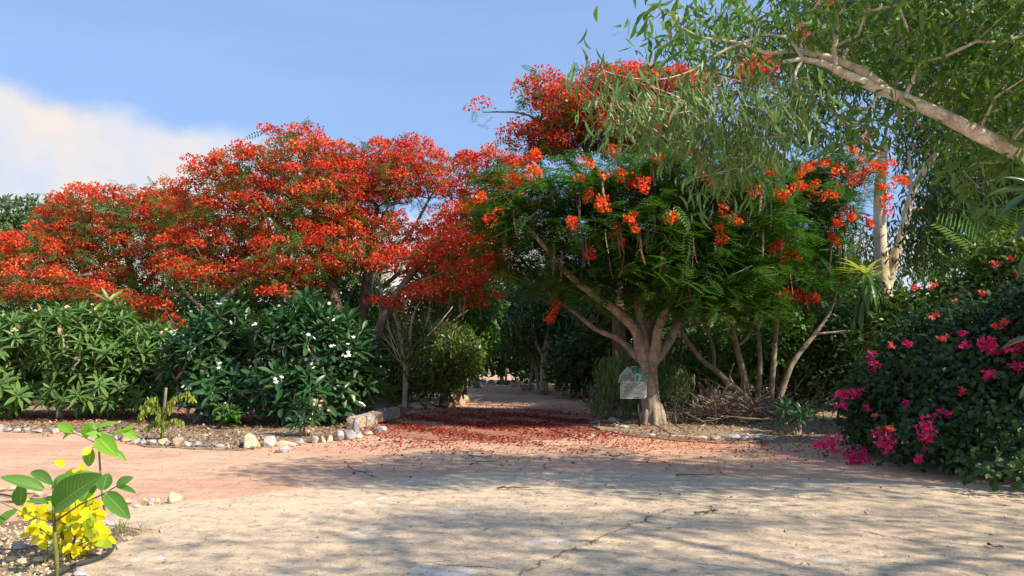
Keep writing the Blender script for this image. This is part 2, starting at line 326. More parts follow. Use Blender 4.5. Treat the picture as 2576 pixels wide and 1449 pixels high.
bedl = gp([(-500, 1092), (0, 1083), (200, 1088), (300, 1100), (360, 1124), (480, 1130), (600, 1136), (720, 1122), (830, 1108), (900, 1088), (960, 1065), (1010, 1040), (1050, 1024)]) + [G(1120, 1010), Vector((-6, 60, 0)), Vector((-60, 60, 0))]
sheet('garden_bed', bedl, .016, M['bed'], .07, 4, .02, 4)
bedr = gp([(1480, 1075), (1560, 1094), (1700, 1110), (1850, 1118), (2000, 1114), (2200, 1122)]) + [Vector((14, 12, 0)), Vector((40, 30, 0)), Vector((30, 60, 0)), Vector((6, 60, 0)), G(1450, 992), G(1500, 1035)]
sheet('garden_bed', bedr, .018, M['bed'], .08, 4, .02, 5)
bedf = gp([(-200, 1340), (0, 1318), (120, 1302), (190, 1308), (240, 1318), (330, 1334), (345, 1345), (290, 1372), (270, 1395), (190, 1425), (140, 1450), (60, 1480)]) + [Vector((-3.2, 4.4, 0)), Vector((-6, 4.4, 0))]
sheet('garden_bed', bedf, .006, M['bed'], .03, 8, 0, 6)
redp = gp([(880, 1092), (960, 1056), (1010, 1040), (1200, 1028), (1400, 1030), (1500, 1050), (1500, 1085), (1420, 1102), (1250, 1112), (1050, 1104)])
sheet('petal_strewn_path', redp, .009, M['redbed'], .25, 4, 0, 7)

# scatter flat bits on the ground
def scatter(name, mat, n, sampler, tpl, smin, smax, tilt, z, seed, var=None):
    rs = np.random.RandomState(seed); pts = sampler(rs, n); n = len(pts); d = rs.uniform(0, 2*np.pi, n)
    D = np.stack([np.cos(d), np.sin(d), rs.normal(0, tilt, n)], 1); up = nrm(np.stack([rs.normal(0, tilt, n), rs.normal(0, tilt, n), np.ones(n)], 1))
    m_ = MB(); pos = np.column_stack([pts, z+rs.uniform(0, .012, n)]); m_.inst(tpl, pos, frames(D, up), rs.uniform(smin, smax, n), rs.rand(n) if var is None else var(rs, pts))
    return tag(m_.build(name, mat), kind='stuff')
def patchy(f0, k, s0):
    def f(rs, n):
        q = f0(rs, n*2); m_ = np.sin(q[:, 0]*1.7*k+s0)*np.sin(q[:, 1]*2.3*k+q[:, 0]*.8)+.7*np.sin(q[:, 0]*4.1*k+q[:, 1]*3.1*k+s0); return q[rs.rand(len(q)) < .5+.4*m_][:n]
    return f
def ell(cx, cy, sx, sy, rot=0):
    def f(rs, n):
        a = rs.normal(0, 1, (n, 2)); c, s = math.cos(rot), math.sin(rot); q = a*[sx, sy]; return np.stack([cx+q[:, 0]*c-q[:, 1]*s, cy+q[:, 0]*s+q[:, 1]*c], 1)
    return f
def poly_s(pts, ymax=40):
    P2 = np.array([(p[0], p[1]) for p in pts]); lo = P2.min(0); hi = np.minimum(P2.max(0), [25, ymax]); lo = np.maximum(lo, [-16, 0])
    def f(rs, n):
        out = []
        while sum(len(a) for a in out) < n:
            q = rs.uniform(lo, hi, (n*2, 2)); ins = np.zeros(len(q), bool); j = len(P2)-1
            for i in range(len(P2)):
                xi, yi = P2[i]; xj, yj = P2[j]; c = ((yi > q[:, 1]) != (yj > q[:, 1])) & (q[:, 0] < (xj-xi)*(q[:, 1]-yi)/(yj-yi+1e-12)+xi); ins ^= c; j = i
            keep = rs.rand(len(q)) < np.minimum(1, (13/np.maximum(q[:, 1], 1))**1.2); out.append(q[ins & keep])
        return np.concatenate(out)[:n]
    return f
c1 = G(1240, 1068)
scatter('fallen_petals', M['petald'], 17000, patchy(ell(c1.x, c1.y, 1.8, 2.1, .1), 1, 2), PETAL, .03, .06, .35, .014, 11, lambda rs, p: rs.rand(len(p))*.75)
scatter('fallen_petals', M['petalo'], 900, patchy(ell(2.6, 13.6, 3.0, 1.3), 1.4, 1), PETAL, .025, .045, .4, .02, 12)
scatter('fallen_petals', M['petald'], 1800, patchy(ell(2.9, 13.9, 2.8, .9), 1.4, 3), PETAL, .025, .045, .4, .02, 18)
scatter('fallen_petals', M['petal'], 5000, ell(-9, 19.5, 4, 1.6), PETAL, .03, .06, .4, .03, 13)
scatter('leaf_litter', M['litter'], 14000, poly_s(bedl, 21), LENS2, .03, .09, .4, .03, 14)
scatter('leaf_litter', M['litter'], 16000, poly_s(bedr, 26), LENS2, .03, .10, .45, .03, 15)
scatter('leaf_litter', M['litter'], 2600, poly_s([p if p[0] > -7 else Vector((-7, 4.4, 0)) for p in bedf], 9), LENS2, .015, .04, .5, .012, 16)
scatter('leaf_litter', M['litter'], 1500, ell(2.0, 10.5, 3.8, 2.6), LENS2, .015, .05, .3, .022, 17)
# ------------------------------------------------------------------ stones
def rock_mesh(rs, flat=.8, pts=16, bev=.06):
    bm = bmesh.new()
    for _ in range(pts):
        v = Vector((rs.gauss(0, 1), rs.gauss(0, 1), rs.gauss(0, 1))).normalized()*rs.uniform(.82, 1.0); v.z *= flat; bm.verts.new(v*.5)
    r = bmesh.ops.convex_hull(bm, input=bm.verts); bmesh.ops.delete(bm, geom=[g for g in r['geom_interior'] if isinstance(g, bmesh.types.BMVert)], context='VERTS')
    bmesh.ops.bevel(bm, geom=list(bm.edges), offset=bev, segments=2, profile=.6, affect='EDGES', clamp_overlap=True)
    for v in bm.verts: v.co += Vector((rs.uniform(-1, 1), rs.uniform(-1, 1), rs.uniform(-1, 1)))*.012
    return bm
def stone(px, py, wpx, hpx, kind, label, seed, group=None, flat=None, depth=None, name='stone', tall=False):
    "rock that stands on the ground at pixel foot (px,py)"
    rs = random.Random(seed); g = G(px, py); m_ = g.y/FOC; W, H = wpx*m_*.92, hpx*m_*.9
    bm = rock_mesh(rs, 1.0, 11 if tall else rs.randint(12, 18), .05 if tall else .09)
    zs = [v.co.z for v in bm.verts]; xs = [v.co.x for v in bm.verts]; ys = [v.co.y for v in bm.verts]
    if tall:
        for v in bm.verts:
            t = (v.co.z-min(zs))/(max(zs)-min(zs)); v.co.x *= 1.15-.8*t; v.co.y *= 1.1-.6*t
        xs = [v.co.x for v in bm.verts]
    sx = W/(max(xs)-min(xs)); sz = H/(max(zs)-min(zs))*1.15; sy = min(W, H*1.6)/(max(ys)-min(ys))*(depth or 1); zb = min(zs)
    for v in bm.verts: v.co = Vector((v.co.x*sx, v.co.y*sy, (v.co.z-zb)*sz-.2*H))
    me = bpy.data.meshes.new(name); bm.to_mesh(me); bm.free(); me.materials.append(M['st_'+kind]); o = bpy.data.objects.new(name, me); COL.objects.link(o)
    for p in me.polygons: p.use_smooth = False
    o.location = (g.x, g.y+sy*.3, .012); return tag(o, label, 'stone', group)
ORD = ['first', 'second', 'third', 'fourth', 'fifth', 'sixth', 'seventh', 'eighth', 'ninth', 'tenth', 'eleventh', 'twelfth', 'thirteenth', 'fourteenth', 'fifteenth', 'sixteenth', 'seventeenth', 'eighteenth', 'nineteenth', 'twentieth']
CW = {'cream': 'cream', 'tan': 'tan', 'pale': 'pale grey', 'grey': 'grey', 'dark': 'dark brown'}
def row(lst, where, grp, seed):
    cnt = {}
    for i, t in enumerate(lst):
        k = cnt.get(t[4], 0); cnt[t[4]] = k+1
        stone(*t[:4], t[4], '%s %s stone from the left %s' % (ORD[k % 20], CW[t[4]], where), seed+i*7, grp, tall=(len(t) > 5))
row([(455/1.0-100+i, y, ww, hh, c) for i, y, ww, hh, c in ()] +
    [(236, 1098, 22, 14, 'grey'), (262, 1104, 20, 12, 'pale'), (292, 1108, 24, 15, 'grey'), (315, 1112, 26, 15, 'tan'), (338, 1118, 24, 17, 'pale'), (357, 1120, 20, 18, 'grey'), (379, 1121, 22, 15, 'pale'), (402, 1123, 26, 20, 'tan'), (421, 1124, 18, 16, 'grey'), (442, 1125, 30, 25, 'tan'), (468, 1126, 22, 16, 'pale'), (490, 1127, 30, 18, 'grey'), (523, 1128, 40, 17, 'dark'), (553, 1128, 24, 10, 'pale'), (575, 1130, 18, 9, 'tan')],
    'edging the left frangipani bed', 'stones edging the left bed', 100)
stone(622, 1130, 46, 44, 'cream', 'tall pointed cream boulder in the left bed border', 203, 'stones edging the left bed', tall=True)
stone(598, 1128, 28, 18, 'dark', 'dark rubble stone left of the tall pointed boulder', 207, 'stones edging the left bed')
stone(674, 1126, 36, 30, 'pale', 'pale grey boulder right of the tall pointed cream one', 211, 'stones edging the left bed')
stone(714, 1124, 52, 16, 'cream', 'long low cream stone in the border before the small frangipani', 215, 'stones edging the left bed')
stone(712, 1139, 34, 17, 'pale', 'loose pale stone lying on the gravel outside the border', 219, 'stones edging the left bed')
row([(752, 1118, 24, 15, 'grey'), (790, 1116, 20, 20, 'pale'), (812, 1114, 20, 18, 'tan'), (828, 1113, 22, 18, 'cream'), (850, 1110, 32, 30, 'grey'), (878, 1107, 34, 28, 'grey'), (900, 1103, 22, 20, 'pale'), (925, 1096, 26, 12, 'tan'), (948, 1090, 30, 18, 'grey'), (962, 1086, 22, 14, 'pale')],
    'before the low wall end', 'stones edging the bed by the low wall', 300)
stone(893, 1094, 24, 50, 'grey', 'upright grey stone post standing at the low wall end', 331, None, name='stone')
row([(-8, 1086, 30, 20, 'grey'), (14, 1087, 26, 12, 'grey'), (40, 1089, 26, 11, 'pale'), (62, 1089, 24, 14, 'grey'), (95, 1090, 36, 12, 'grey'), (132, 1091, 30, 13, 'pale'), (172, 1092, 34, 12, 'grey')],
    'in the shaded edging at far left', 'flat stones edging the far left bed', 350)
row([(1005, 1030, 18, 12, 'tan'), (1030, 1027, 22, 10, 'grey'), (1048, 1030, 42, 16, 'tan'), (1075, 1022, 26, 14, 'cream'), (1100, 1018, 30, 22, 'tan'), (1085, 1030, 24, 8, 'pale'), (1120, 1026, 24, 20, 'grey'), (1136, 1024, 28, 26, 'tan'), (1158, 1020, 34, 28, 'tan'), (1170, 1014, 26, 22, 'cream')],
    'around the bare tree', 'stones around the bare tree', 400)
row([(1258, 966, 24, 12, 'dark'), (1275, 968, 22, 14, 'dark'), (1298, 974, 26, 16, 'cream'), (1318, 982, 28, 17, 'tan'), (1342, 980, 22, 14, 'cream'), (1352, 990, 30, 12, 'pale'), (1380, 992, 24, 10, 'tan'), (1400, 985, 22, 12, 'tan'), (1425, 996, 30, 8, 'pale'), (1455, 998, 22, 8, 'tan'), (1215, 962, 20, 10, 'grey'), (1235, 964, 20, 10, 'grey')],
    'along the far path bend', 'stones along the far path', 450)
row([(1500, 1068, 34, 12, 'dark'), (1535, 1065, 46, 16, 'grey'), (1570, 1080, 30, 10, 'pale'), (1580, 1066, 20, 6, 'cream'), (1760, 1108, 44, 12, 'tan'), (1800, 1110, 30, 14, 'grey'), (1845, 1112, 46, 20, 'grey'), (1880, 1112, 40, 22, 'pale'), (1915, 1110, 34, 18, 'grey'), (1945, 1112, 26, 14, 'pale'), (1640, 1098, 24, 7, 'pale'), (1690, 1102, 30, 7, 'tan')],
    'edging the bed beneath the brush pile', 'stones edging the right bed', 500)
stone(431, 1270, 42, 31, 'cream', 'big rounded cream rock at the end of the short row by the concrete', 601, 'stones by the concrete edge')
row([(408, 1272, 8, 9, 'grey'), (391, 1273, 19, 20, 'cream'), (375, 1275, 24, 24, 'grey'), (352, 1275, 26, 20, 'cream'), (343, 1280, 26, 10, 'pale'), (316, 1270, 26, 14, 'tan'), (300, 1283, 30, 14, 'pale')],
    'beside the big cream rock', 'stones by the concrete edge', 610)
row([(23, 1418, 26, 14, 'cream'), (54, 1428, 34, 20, 'cream'), (86, 1420, 36, 15, 'cream'), (45, 1388, 50, 20, 'grey'), (115, 1376, 36, 16, 'grey'), (100, 1352, 30, 14, 'cream'), (234, 1404, 46, 20, 'tan'), (322, 1364, 22, 11, 'cream'), (152, 1416, 26, 11, 'cream'), (200, 1428, 18, 7, 'pale'), (195, 1455, 44, 22, 'grey'), (82, 1385, 18, 10, 'dark'), (8, 1400, 30, 14, 'tan'), (266, 1378, 26, 10, 'cream'), (245, 1370, 18, 10, 'cream')],
    'in the front left bed', 'stones in the front bed', 700)
row([(x, y, 26, 12, c) for x, y, c in ((0, 1238, 'tan'), (24, 1236, 'cream'), (48, 1238, 'cream'), (70, 1244, 'tan'), (92, 1250, 'cream'), (114, 1256, 'tan'), (134, 1262, 'cream'))], 'in the short row behind the sapling', 'stones behind the sapling', 760)
# small gravel as stuff
def gravel(name, mat, n, sampler, smin, smax, z, seed):
    bm = rock_mesh(random.Random(seed), .7, 8, .03); bm.verts.ensure_lookup_table(); V = np.array([v.co[:] for v in bm.verts]); L_ = []; T_ = []
    for f in bm.faces: L_ += [v.index for v in f.verts]; T_.append(len(f.verts))
    bm.verts.index_update(); bm.free(); tpl = (V, np.array(L_), np.array(T_), np.zeros((len(L_), 2)))
    rs = np.random.RandomState(seed); p = sampler(rs, n); n = len(p); m_ = MB(); m_.inst(tpl, np.column_stack([p, np.full(n, z)]), frames(rand_dir(n, rs), rand_dir(n, rs)), rs.uniform(smin, smax, n)); return tag(m_.build(name, mat), kind='stuff')
gravel('gravel', M['st_cream'], 700, poly_s([G(-50, 1330), G(200, 1310), G(340, 1345), G(290, 1372), G(190, 1430), G(100, 1470), G(-80, 1470)], 9), .015, .05, .012, 31)
gravel('gravel', M['st_tan'], 900, ell(1.5, 9, 3.6, 2.5), .008, .022, .014, 32)
gravel('gravel', M['st_dark'], 350, ell(1.0, 8, 3.2, 2.0), .008, .02, .014, 33)
gravel('gravel', M['st_tan'], 500, ell(-5, 11, 3.6, 1.6), .01, .025, .002, 34)
gravel('gravel', M['st_pale'], 500, poly_s(bedr, 20), .02, .06, .02, 35)
gravel('gravel', M['st_pale'], 350, poly_s(bedl, 18), .02, .06, .02, 36)

# ------------------------------------------------------------------ skeleton growing
def sweep(mb, pts, rad, k=6, var=.5, cap=True):
    pts = [Vector(p) for p in pts]; n = len(pts)
    if n < 2: return
    V = []; t0 = (pts[1]-pts[0]).normalized(); x = t0.orthogonal().normalized()
    for i in range(n):
        t = (pts[min(i+1, n-1)]-pts[max(i-1, 0)])
        if t.length < 1e-7: t = t0.copy()
        t.normalize(); x = x-t*x.dot(t)
        if x.length < 1e-6: x = t.orthogonal()
        x.normalize(); y = t.cross(x)
        for j in range(k):
            a = 2*math.pi*j/k; V.append(pts[i]+(x*math.cos(a)+y*math.sin(a))*rad[i])
    L_ = []; T_ = []
    for i in range(n-1):
        for j in range(k): a = i*k+j; b = i*k+(j+1) % k; L_ += [a, b, b+k, a+k]; T_.append(4)
    if cap: L_ += [(n-1)*k+j for j in range(k)]; T_.append(k); L_ += [k-1-j for j in range(k)]; T_.append(k)
    mb.add([tuple(v) for v in V], L_, T_, var)
class Skel:
    def __init__(s): s.p = []; s.par = []; s.r = []; s.fix = []
    def node(s, p, par, r=None): s.p.append(Vector(p)); s.par.append(par); s.r.append(r or 0); s.fix.append(r is not None); return len(s.p)-1
    def limb(s, pts, par=-1, smooth=3):
        "pts = [(Vector, r)...]; smoothed polyline; par = node index or -1"
        if par >= 0: pts = [(s.p[par], pts[0][1])]+list(pts)
        n = len(pts); last = par; out = []
        for i in range(n-1):
            p0 = pts[max(i-1, 0)][0]; p1 = pts[i][0]; p2 = pts[i+1][0]; p3 = pts[min(i+2, n-1)][0]
            for j in range(smooth):
                if i == 0 and j == 0 and par >= 0: continue
                t = j/smooth; q = .5*((2*p1)+(p2-p0)*t+(2*p0-5*p1+4*p2-p3)*t*t+(3*p1-p0-3*p2+p3)*t**3); r = pts[i][1]*(1-t)+pts[i+1][1]*t; last = s.node(q, last, r); out.append(last)
        last = s.node(pts[-1][0], last, pts[-1][1]); out.append(last); return out
    def near(s, p): return min(range(len(s.p)), key=lambda i: (s.p[i]-p).length)
    def grow(s, tips, step=.35, rtip=.006, jit=.08, seed=0, maxr=.08, minh=0, lift=.15, expo=.5):
        rs = random.Random(seed); root = s.p[0]; cen = Vector(s.p[min(len(s.p)-1, len(s.p)//2)])
        order = sorted(range(len(tips)), key=lambda i: (Vector(tips[i])-cen).length); tips = [tuple(map(float, t)) for t in tips]; A = np.array([tuple(p) for p in s.p]); tipn = [0]*len(tips)
        ok = np.array([p.z >= minh for p in s.p])
        for i in order:
            t = np.array(tips[i]); d = A-t; dist = np.linalg.norm(d, axis=1); cost = dist+.8*np.maximum(0, d[:, 2]+.1)+np.where(ok, 0, 50)
            j = int(np.argmin(cost)); a = Vector(A[j]); b = Vector(t); L_ = (b-a).length; m_ = max(1, int(L_/step)); last = j; new = []
            for q in range(1, m_+1):
                u = q/m_; p = a.lerp(b, u)
                if q < m_: p += Vector((rs.gauss(0, 1), rs.gauss(0, 1), rs.gauss(0, .7)))*jit*min(1, L_)+Vector((0, 0, -lift*L_*.25*math.sin(math.pi*u)))
                last = s.node(p, last); new.append(tuple(p))
            A = np.vstack([A, np.array(new)]); ok = np.append(ok, np.ones(len(new), bool)); tipn[i] = last
        cnt = np.zeros(len(s.p)); 
        for i in tipn: cnt[i] += 1
        for i in range(len(s.p)-1, -1, -1):
            if s.par[i] >= 0: cnt[s.par[i]] += cnt[i]
        for i in range(len(s.p)):
            if not s.fix[i]: s.r[i] = min(rtip*max(1, cnt[i])**expo, maxr)
        for i in range(len(s.p)):
            if s.par[i] >= 0 and not s.fix[i]: s.r[i] = min(s.r[i], s.r[s.par[i]]*1.0)
    def mesh(s, mb):
        ch = {}
        for i, p in enumerate(s.par):
            if p >= 0: ch.setdefault(p, []).append(i)
        starts = [(i, None) for i, p in enumerate(s.par) if p < 0]
        while starts:
            i, pr = starts.pop(); pts = []; rad = []
            if pr is not None: pts.append(s.p[pr]); rad.append(min(s.r[pr]*.9, s.r[i]*1.35))
            while True:
                pts.append(s.p[i]); rad.append(s.r[i]); c = sorted(ch.get(i, []), key=lambda a: -s.r[a])
                if not c: break
                for o_ in c[1:]: starts.append((o_, i))
                i = c[0]
            mx = max(rad); sweep(mb, pts, rad, 12 if mx > .12 else 8 if mx > .05 else 5 if mx > .015 else 3)
def blobs(lst, mind, n, seed, shell=0.0, top=0.0):
    "points spread in a union of ellipsoids (px,py,rx,ry,depth,rd) at least mind apart"
    rs = np.random.RandomState(seed); E = []
    for (px, py, rx, ry, d, rd) in lst: c = P(px, py, d); E.append((np.array(c), np.array([rx*d/FOC, rd, ry*d/FOC])))
    vol = np.array([e[1].prod() for e in E]); vol /= vol.sum(); out = []; cells = {}; tries = 0
    while len(out) < n and tries < n*40:
        tries += 1; k = rs.choice(len(E), p=vol); c, r = E[k]; v = rs.normal(size=3); v /= np.linalg.norm(v); u = rs.rand()**(1/3) if rs.rand() > shell else rs.uniform(.82, 1.0)
        if v[2] < 0 and rs.rand() < top: v[2] = -v[2]
        p = c+v*r*u
        if p[2] < .25: continue
        key = tuple((p//mind).astype(int)); bad = False
        for a in (-1, 0, 1):
            for b in (-1, 0, 1):
                for e in (-1, 0, 1):
                    for q in cells.get((key[0]+a, key[1]+b, key[2]+e), ()):
                        if ((q-p)**2).sum() < mind*mind: bad = True; break
        if bad: continue
        cells.setdefault(key, []).append(p); out.append(p)
    return np.array(out)
def front(C, px, py, rad, dflt, back=0.0):
    "depth of the foliage surface seen at that place of the photograph"
    y = C[:, 1]; dz = C[:, 2]-EYE; cz = y*CT+dz*ST; u = 1288+FOC*C[:, 0]/cz; v = 724.5-FOC*(dz*CT-y*ST)/cz
    k = (u-px)**2+(v-py)**2 < rad*rad; return float(y[k].min())-.12+back if k.any() else dflt
def layer(C, step, seed, amp):
    'pull tips towards gently waving horizontal tiers and thin some patches'
    x, y, z = C.T; off = amp*np.sin(x*1.3+seed)+amp*np.sin(y*1.1+seed*2)+.2*np.sin(x*2.9); q = np.round((z-off)/step)*step+off; z2 = z*.22+q*.78
    keep = (np.sin(x*2.3+q*5+seed)+np.sin(y*2.1+q*3.7))>-.85; return np.stack([x, y, z2], 1)[keep]
def petals(mb, C, rx, rz, per, size, seed, full=False, vb=0.0):
    "dome of petals round each centre"
    rs = np.random.RandomState(seed); n = len(C)*per; c = np.repeat(C, per, 0); v = rand_dir(n, rs)
    if not full: v[:, 2] = np.abs(v[:, 2])*1.1-.28
    R = np.repeat(np.broadcast_to(rx, len(C)), per)[:, None]; p = c+v*np.concatenate([R, R, R*rz], 1)*rs.uniform(.72, 1.05, (n, 1)); d = nrm(v*.7+rand_dir(n, rs)*.9); up = nrm(v+rand_dir(n, rs)*.8)
    var = np.clip(rs.rand(n)*.75+np.repeat(rs.uniform(-.3, .35, len(C)), per)+vb, 0, 1)
    mb.inst(PETAL, p, frames(d, up), rs.uniform(size*.65, size*1.25, n), var)
def sprays(mb, C, tpl, per, length, seed, droop=.0, spread=.12, flat=.5, upw=.5, vs=.3):
    "fronds or leaves radiating from each centre"
    rs = np.random.RandomState(seed); n = len(C)*per; c = np.repeat(C, per, 0)+rs.normal(0, spread, (n, 3)); d = rand_dir(n, rs); d[:, 2] = d[:, 2]*flat-droop; d = nrm(d)
    up = nrm(np.array([0, 0, 1.])*upw*2+rand_dir(n, rs)*.6); var = np.clip(rs.rand(n)*.7+np.repeat(rs.uniform(0, vs, len(C)), per), 0, 1)
    mb.inst(tpl, c, frames(d, up), rs.uniform(length*.7, length*1.2, n), var)
def pods(root, C, n, seed, lmin=.32, lmax=.55):
    rs = random.Random(seed); idx = sorted(range(len(C)), key=lambda i: C[i][1]+rs.random()*1.6)
    for q, i in enumerate(idx[:n]):
        c = Vector(C[i])+Vector((rs.gauss(0, .12), rs.gauss(0, .12), -.1)); L_ = rs.uniform(lmin, lmax); b = rs.uniform(-.10, .10); mb = MB(); a = rs.uniform(0, math.pi); wv = .021; V = []; k = 7
        sx, sy = math.cos(a), math.sin(a)
        for j in range(k):
            t = j/(k-1); ww = wv*(.35+.75*math.sin(math.pi*min(.94, max(.05, t)))**.5); o_ = Vector((b*t*t+rs.gauss(0, .003), b*.4*t*(1-t), -L_*t)); s_ = Vector((sx, sy, 0))*ww; d_ = Vector((-sy, sx, 0))*.007
            V += [c+o_-s_, c+o_+d_, c+o_+s_, c+o_-d_]
        Lp = []; T_ = []
        for j in range(k-1):
            for e in range(4): f = (e+1) % 4; Lp += [j*4+e, j*4+f, j*4+4+f, j*4+4+e]; T_.append(4)
        mb.add([tuple(v) for v in V], Lp, T_); mb.build('seed_pod', M['podt'] if rs.random() < .22 else M['pod'], root)

# ------------------------------------------------------------------ poinciana trees
def red_tree(name, label, base, limbs, bl, mind, n, seed, bloom=.85, rx=.36, per=120, psize=.072, fr=5, podn=0, bark='barkd', petal='petal', leaf='ferng', frl=.42, rt=.008, twofold=None, group='flame trees along the garden'):
    rt_ = thing(name, base, label, 'tree', group); sk = Skel(); idx = sk.limb(limbs[0])
    for L_ in limbs[1:]: sk.limb(L_[1:], sk.near(L_[0][0]))
    C = blobs(bl, mind, n, seed, .35, .35); sk.grow(C, .4, rt, .09, seed, .09, minh=base[2]+1.0, lift=-.3); mb = MB(); sk.mesh(mb); mb.build('trunk', M[bark], rt_, True)
    rs = np.random.RandomState(seed+5); zr = (C[:, 2]-C[:, 2].min())/(np.ptp(C[:, 2])+1e-6); isb = rs.rand(len(C)) < bloom
    B = C[isb]; mb = MB(); sz = rs.uniform(.7, 1.2, len(B))*rx; petals(mb, B+[0, 0, .05], sz, .8, per, psize, seed+1)
    sub = B[rs.rand(len(B)) < .45]; off = rs.normal(0, rx*.5, (len(sub), 3))*[1, 1, .7]; petals(mb, sub+off, rx*.62, .9, per//2, psize, seed+2); mb.build('blossom', M[petal], rt_)
    mb = MB(); sprays(mb, C-[0, 0, .12], FRONDS, fr, frl, seed+3, .15, rx*.5, .5); Gn = C[~isb]
    if len(Gn): sprays(mb, Gn, FRONDS, fr*2, frl, seed+4, .05, rx*.6, .5)
    mb.build('crown', M[leaf], rt_)
    if podn: pods(rt_, C, podn, seed+6)
    return rt_
def L3(*a): return [(P(x, y, d), r) for x, y, d, r in a]
# A: the big one in the centre left
dA = 24
red_tree('flame_tree', 'tallest scarlet flame tree left of the path, above the white frangipani', (*G(850, 980).xy*0+P(852, 880, dA).xy, 0) if False else (P(852, 880, dA).x, dA, 0),
    [[(Vector((P(860, 880, dA).x, dA, 0)), .26), (P(850, 800, dA), .2), (P(825, 700, dA), .17), (P(805, 620, dA), .12), (P(790, 520, dA), .08)],
     L3((845, 780, dA, .12), (760, 700, dA-.5, .11), (690, 650, dA-1, .08), (620, 600, dA-1, .05)), L3((830, 720, dA, .1), (870, 620, dA, .09), (900, 540, dA, .06)), L3((815, 660, dA, .1), (700, 560, dA+.5, .08), (640, 500, dA, .05))],
    [(770, 430, 100, 90, dA, 2.2), (640, 470, 130, 85, dA, 2.2), (560, 420, 40, 22, dA, 1.0), (520, 470, 60, 40, dA, 1.2), (755, 325, 16, 16, dA, .3), (480, 500, 60, 40, dA, 1.2), (600, 720, 60, 20, dA-1, .6), (700, 355, 25, 22, dA, .5), (820, 500, 130, 90, dA, 2.2), (660, 560, 170, 90, dA, 2.2), (560, 640, 150, 70, dA, 2), (780, 640, 140, 60, dA-1, 2), (720, 700, 90, 40, dA-1.2, 1)], .53, 420, 21, .95, fr=9)
dD = 25
red_tree('flame_tree', 'scarlet flame tree with airy crown between the tallest one and the path', (P(905, 880, dD).x, dD, 0),
    [[(Vector((P(905, 880, dD).x, dD, 0)), .2), (P(915, 780, dD), .15), (P(925, 680, dD), .13), (P(935, 600, dD), .1), (P(950, 520, dD), .07)],
     L3((920, 700, dD, .1), (970, 640, dD, .08), (1030, 590, dD, .06), (1080, 500, dD, .04)), L3((917, 760, dD, .08), (1000, 690, dD, .07), (1070, 680, dD, .05))],
    [(1000, 430, 130, 55, dD, 1.8), (860, 400, 50, 26, dD, 1), (955, 375, 26, 14, dD, .6), (1040, 375, 30, 16, dD, .6), (1112, 402, 16, 10, dD, .3), (950, 470, 120, 40, dD, 2), (1085, 460, 60, 30, dD, 1), (880, 590, 90, 40, dD-1, 1.5), (980, 570, 70, 26, dD, 1), (1060, 600, 80, 26, dD-1, 1), (900, 650, 80, 40, dD, 1.2), (980, 650, 60, 26, dD, 1)], .47, 320, 22, .9, fr=4)
dE = 21
red_tree('flame_tree', 'crimson flame tree leaning over the path with low hanging blossom', (P(925, 900, dE).x, dE, 0),
    [[(Vector((P(925, 900, dE).x, dE, 0)), .17), (P(942, 870, dE), .12), (P(985, 760, dE), .1), (P(1060, 660, dE), .08), (P(1140, 580, dE), .06), (P(1210, 480, dE), .04)],
     L3((1000, 740, dE, .07), (1080, 700, dE-.6, .05), (1170, 660, dE-1, .04)), L3((960, 830, dE, .06), (960, 740, dE, .05), (950, 690, dE, .04))],
    [(1215, 415, 60, 22, dE, .8), (1290, 400, 40, 16, dE, .6), (1170, 560, 70, 40, dE, 1.2), (1100, 660, 90, 30, dE, 1.2), (1190, 690, 70, 30, dE-1, 1), (1000, 660, 70, 26, dE, 1), (990, 770, 34, 14, dE, .6), (1210, 750, 36, 22, dE-1, .5), (1130, 720, 50, 18, dE, .7), (1270, 500, 50, 60, dE-.5, 1), (1230, 680, 50, 40, dE-1.5, .8), (1300, 440, 60, 40, dE, 1), (1240, 620, 40, 50, dE, 1), (1180, 720, 70, 24, dE-1.5, .8), (1080, 740, 60, 20, dE-1, .8), (1170, 480, 50, 40, dE, .9), (1150, 620, 80, 30, dE-1, 1)], .41, 430, 23, .94, podn=40, per=100, psize=.072, fr=3, leaf='fern')
dB = 26.5
red_tree('flame_tree', 'flame tree with red and green crown behind the pink frangipanis', (P(340, 880, dB).x, dB, 0),
    [[(Vector((P(350, 880, dB).x, dB, 0)), .2), (P(345, 780, dB), .15), (P(330, 690, dB), .12), (P(310, 600, dB), .08), (P(290, 530, dB), .05)],
     L3((340, 740, dB, .09), (420, 650, dB, .07), (450, 560, dB, .05)), L3((340, 740, dB, .1), (250, 710, dB-.5, .08), (190, 660, dB-1, .05))],
    [(270, 530, 110, 50, dB, 2), (250, 495, 20, 14, dB, .4), (380, 530, 80, 40, dB, 1.6), (460, 540, 60, 45, dB, 1.5), (190, 600, 90, 60, dB, 2), (330, 620, 150, 60, dB, 2), (450, 640, 80, 50, dB-1, 1.2), (230, 690, 110, 40, dB-1, 1.4), (140, 560, 40, 40, dB, 1), (340, 700, 80, 30, dB-1.5, 1)], .54, 270, 24, .80, fr=10)
dC = 24.5
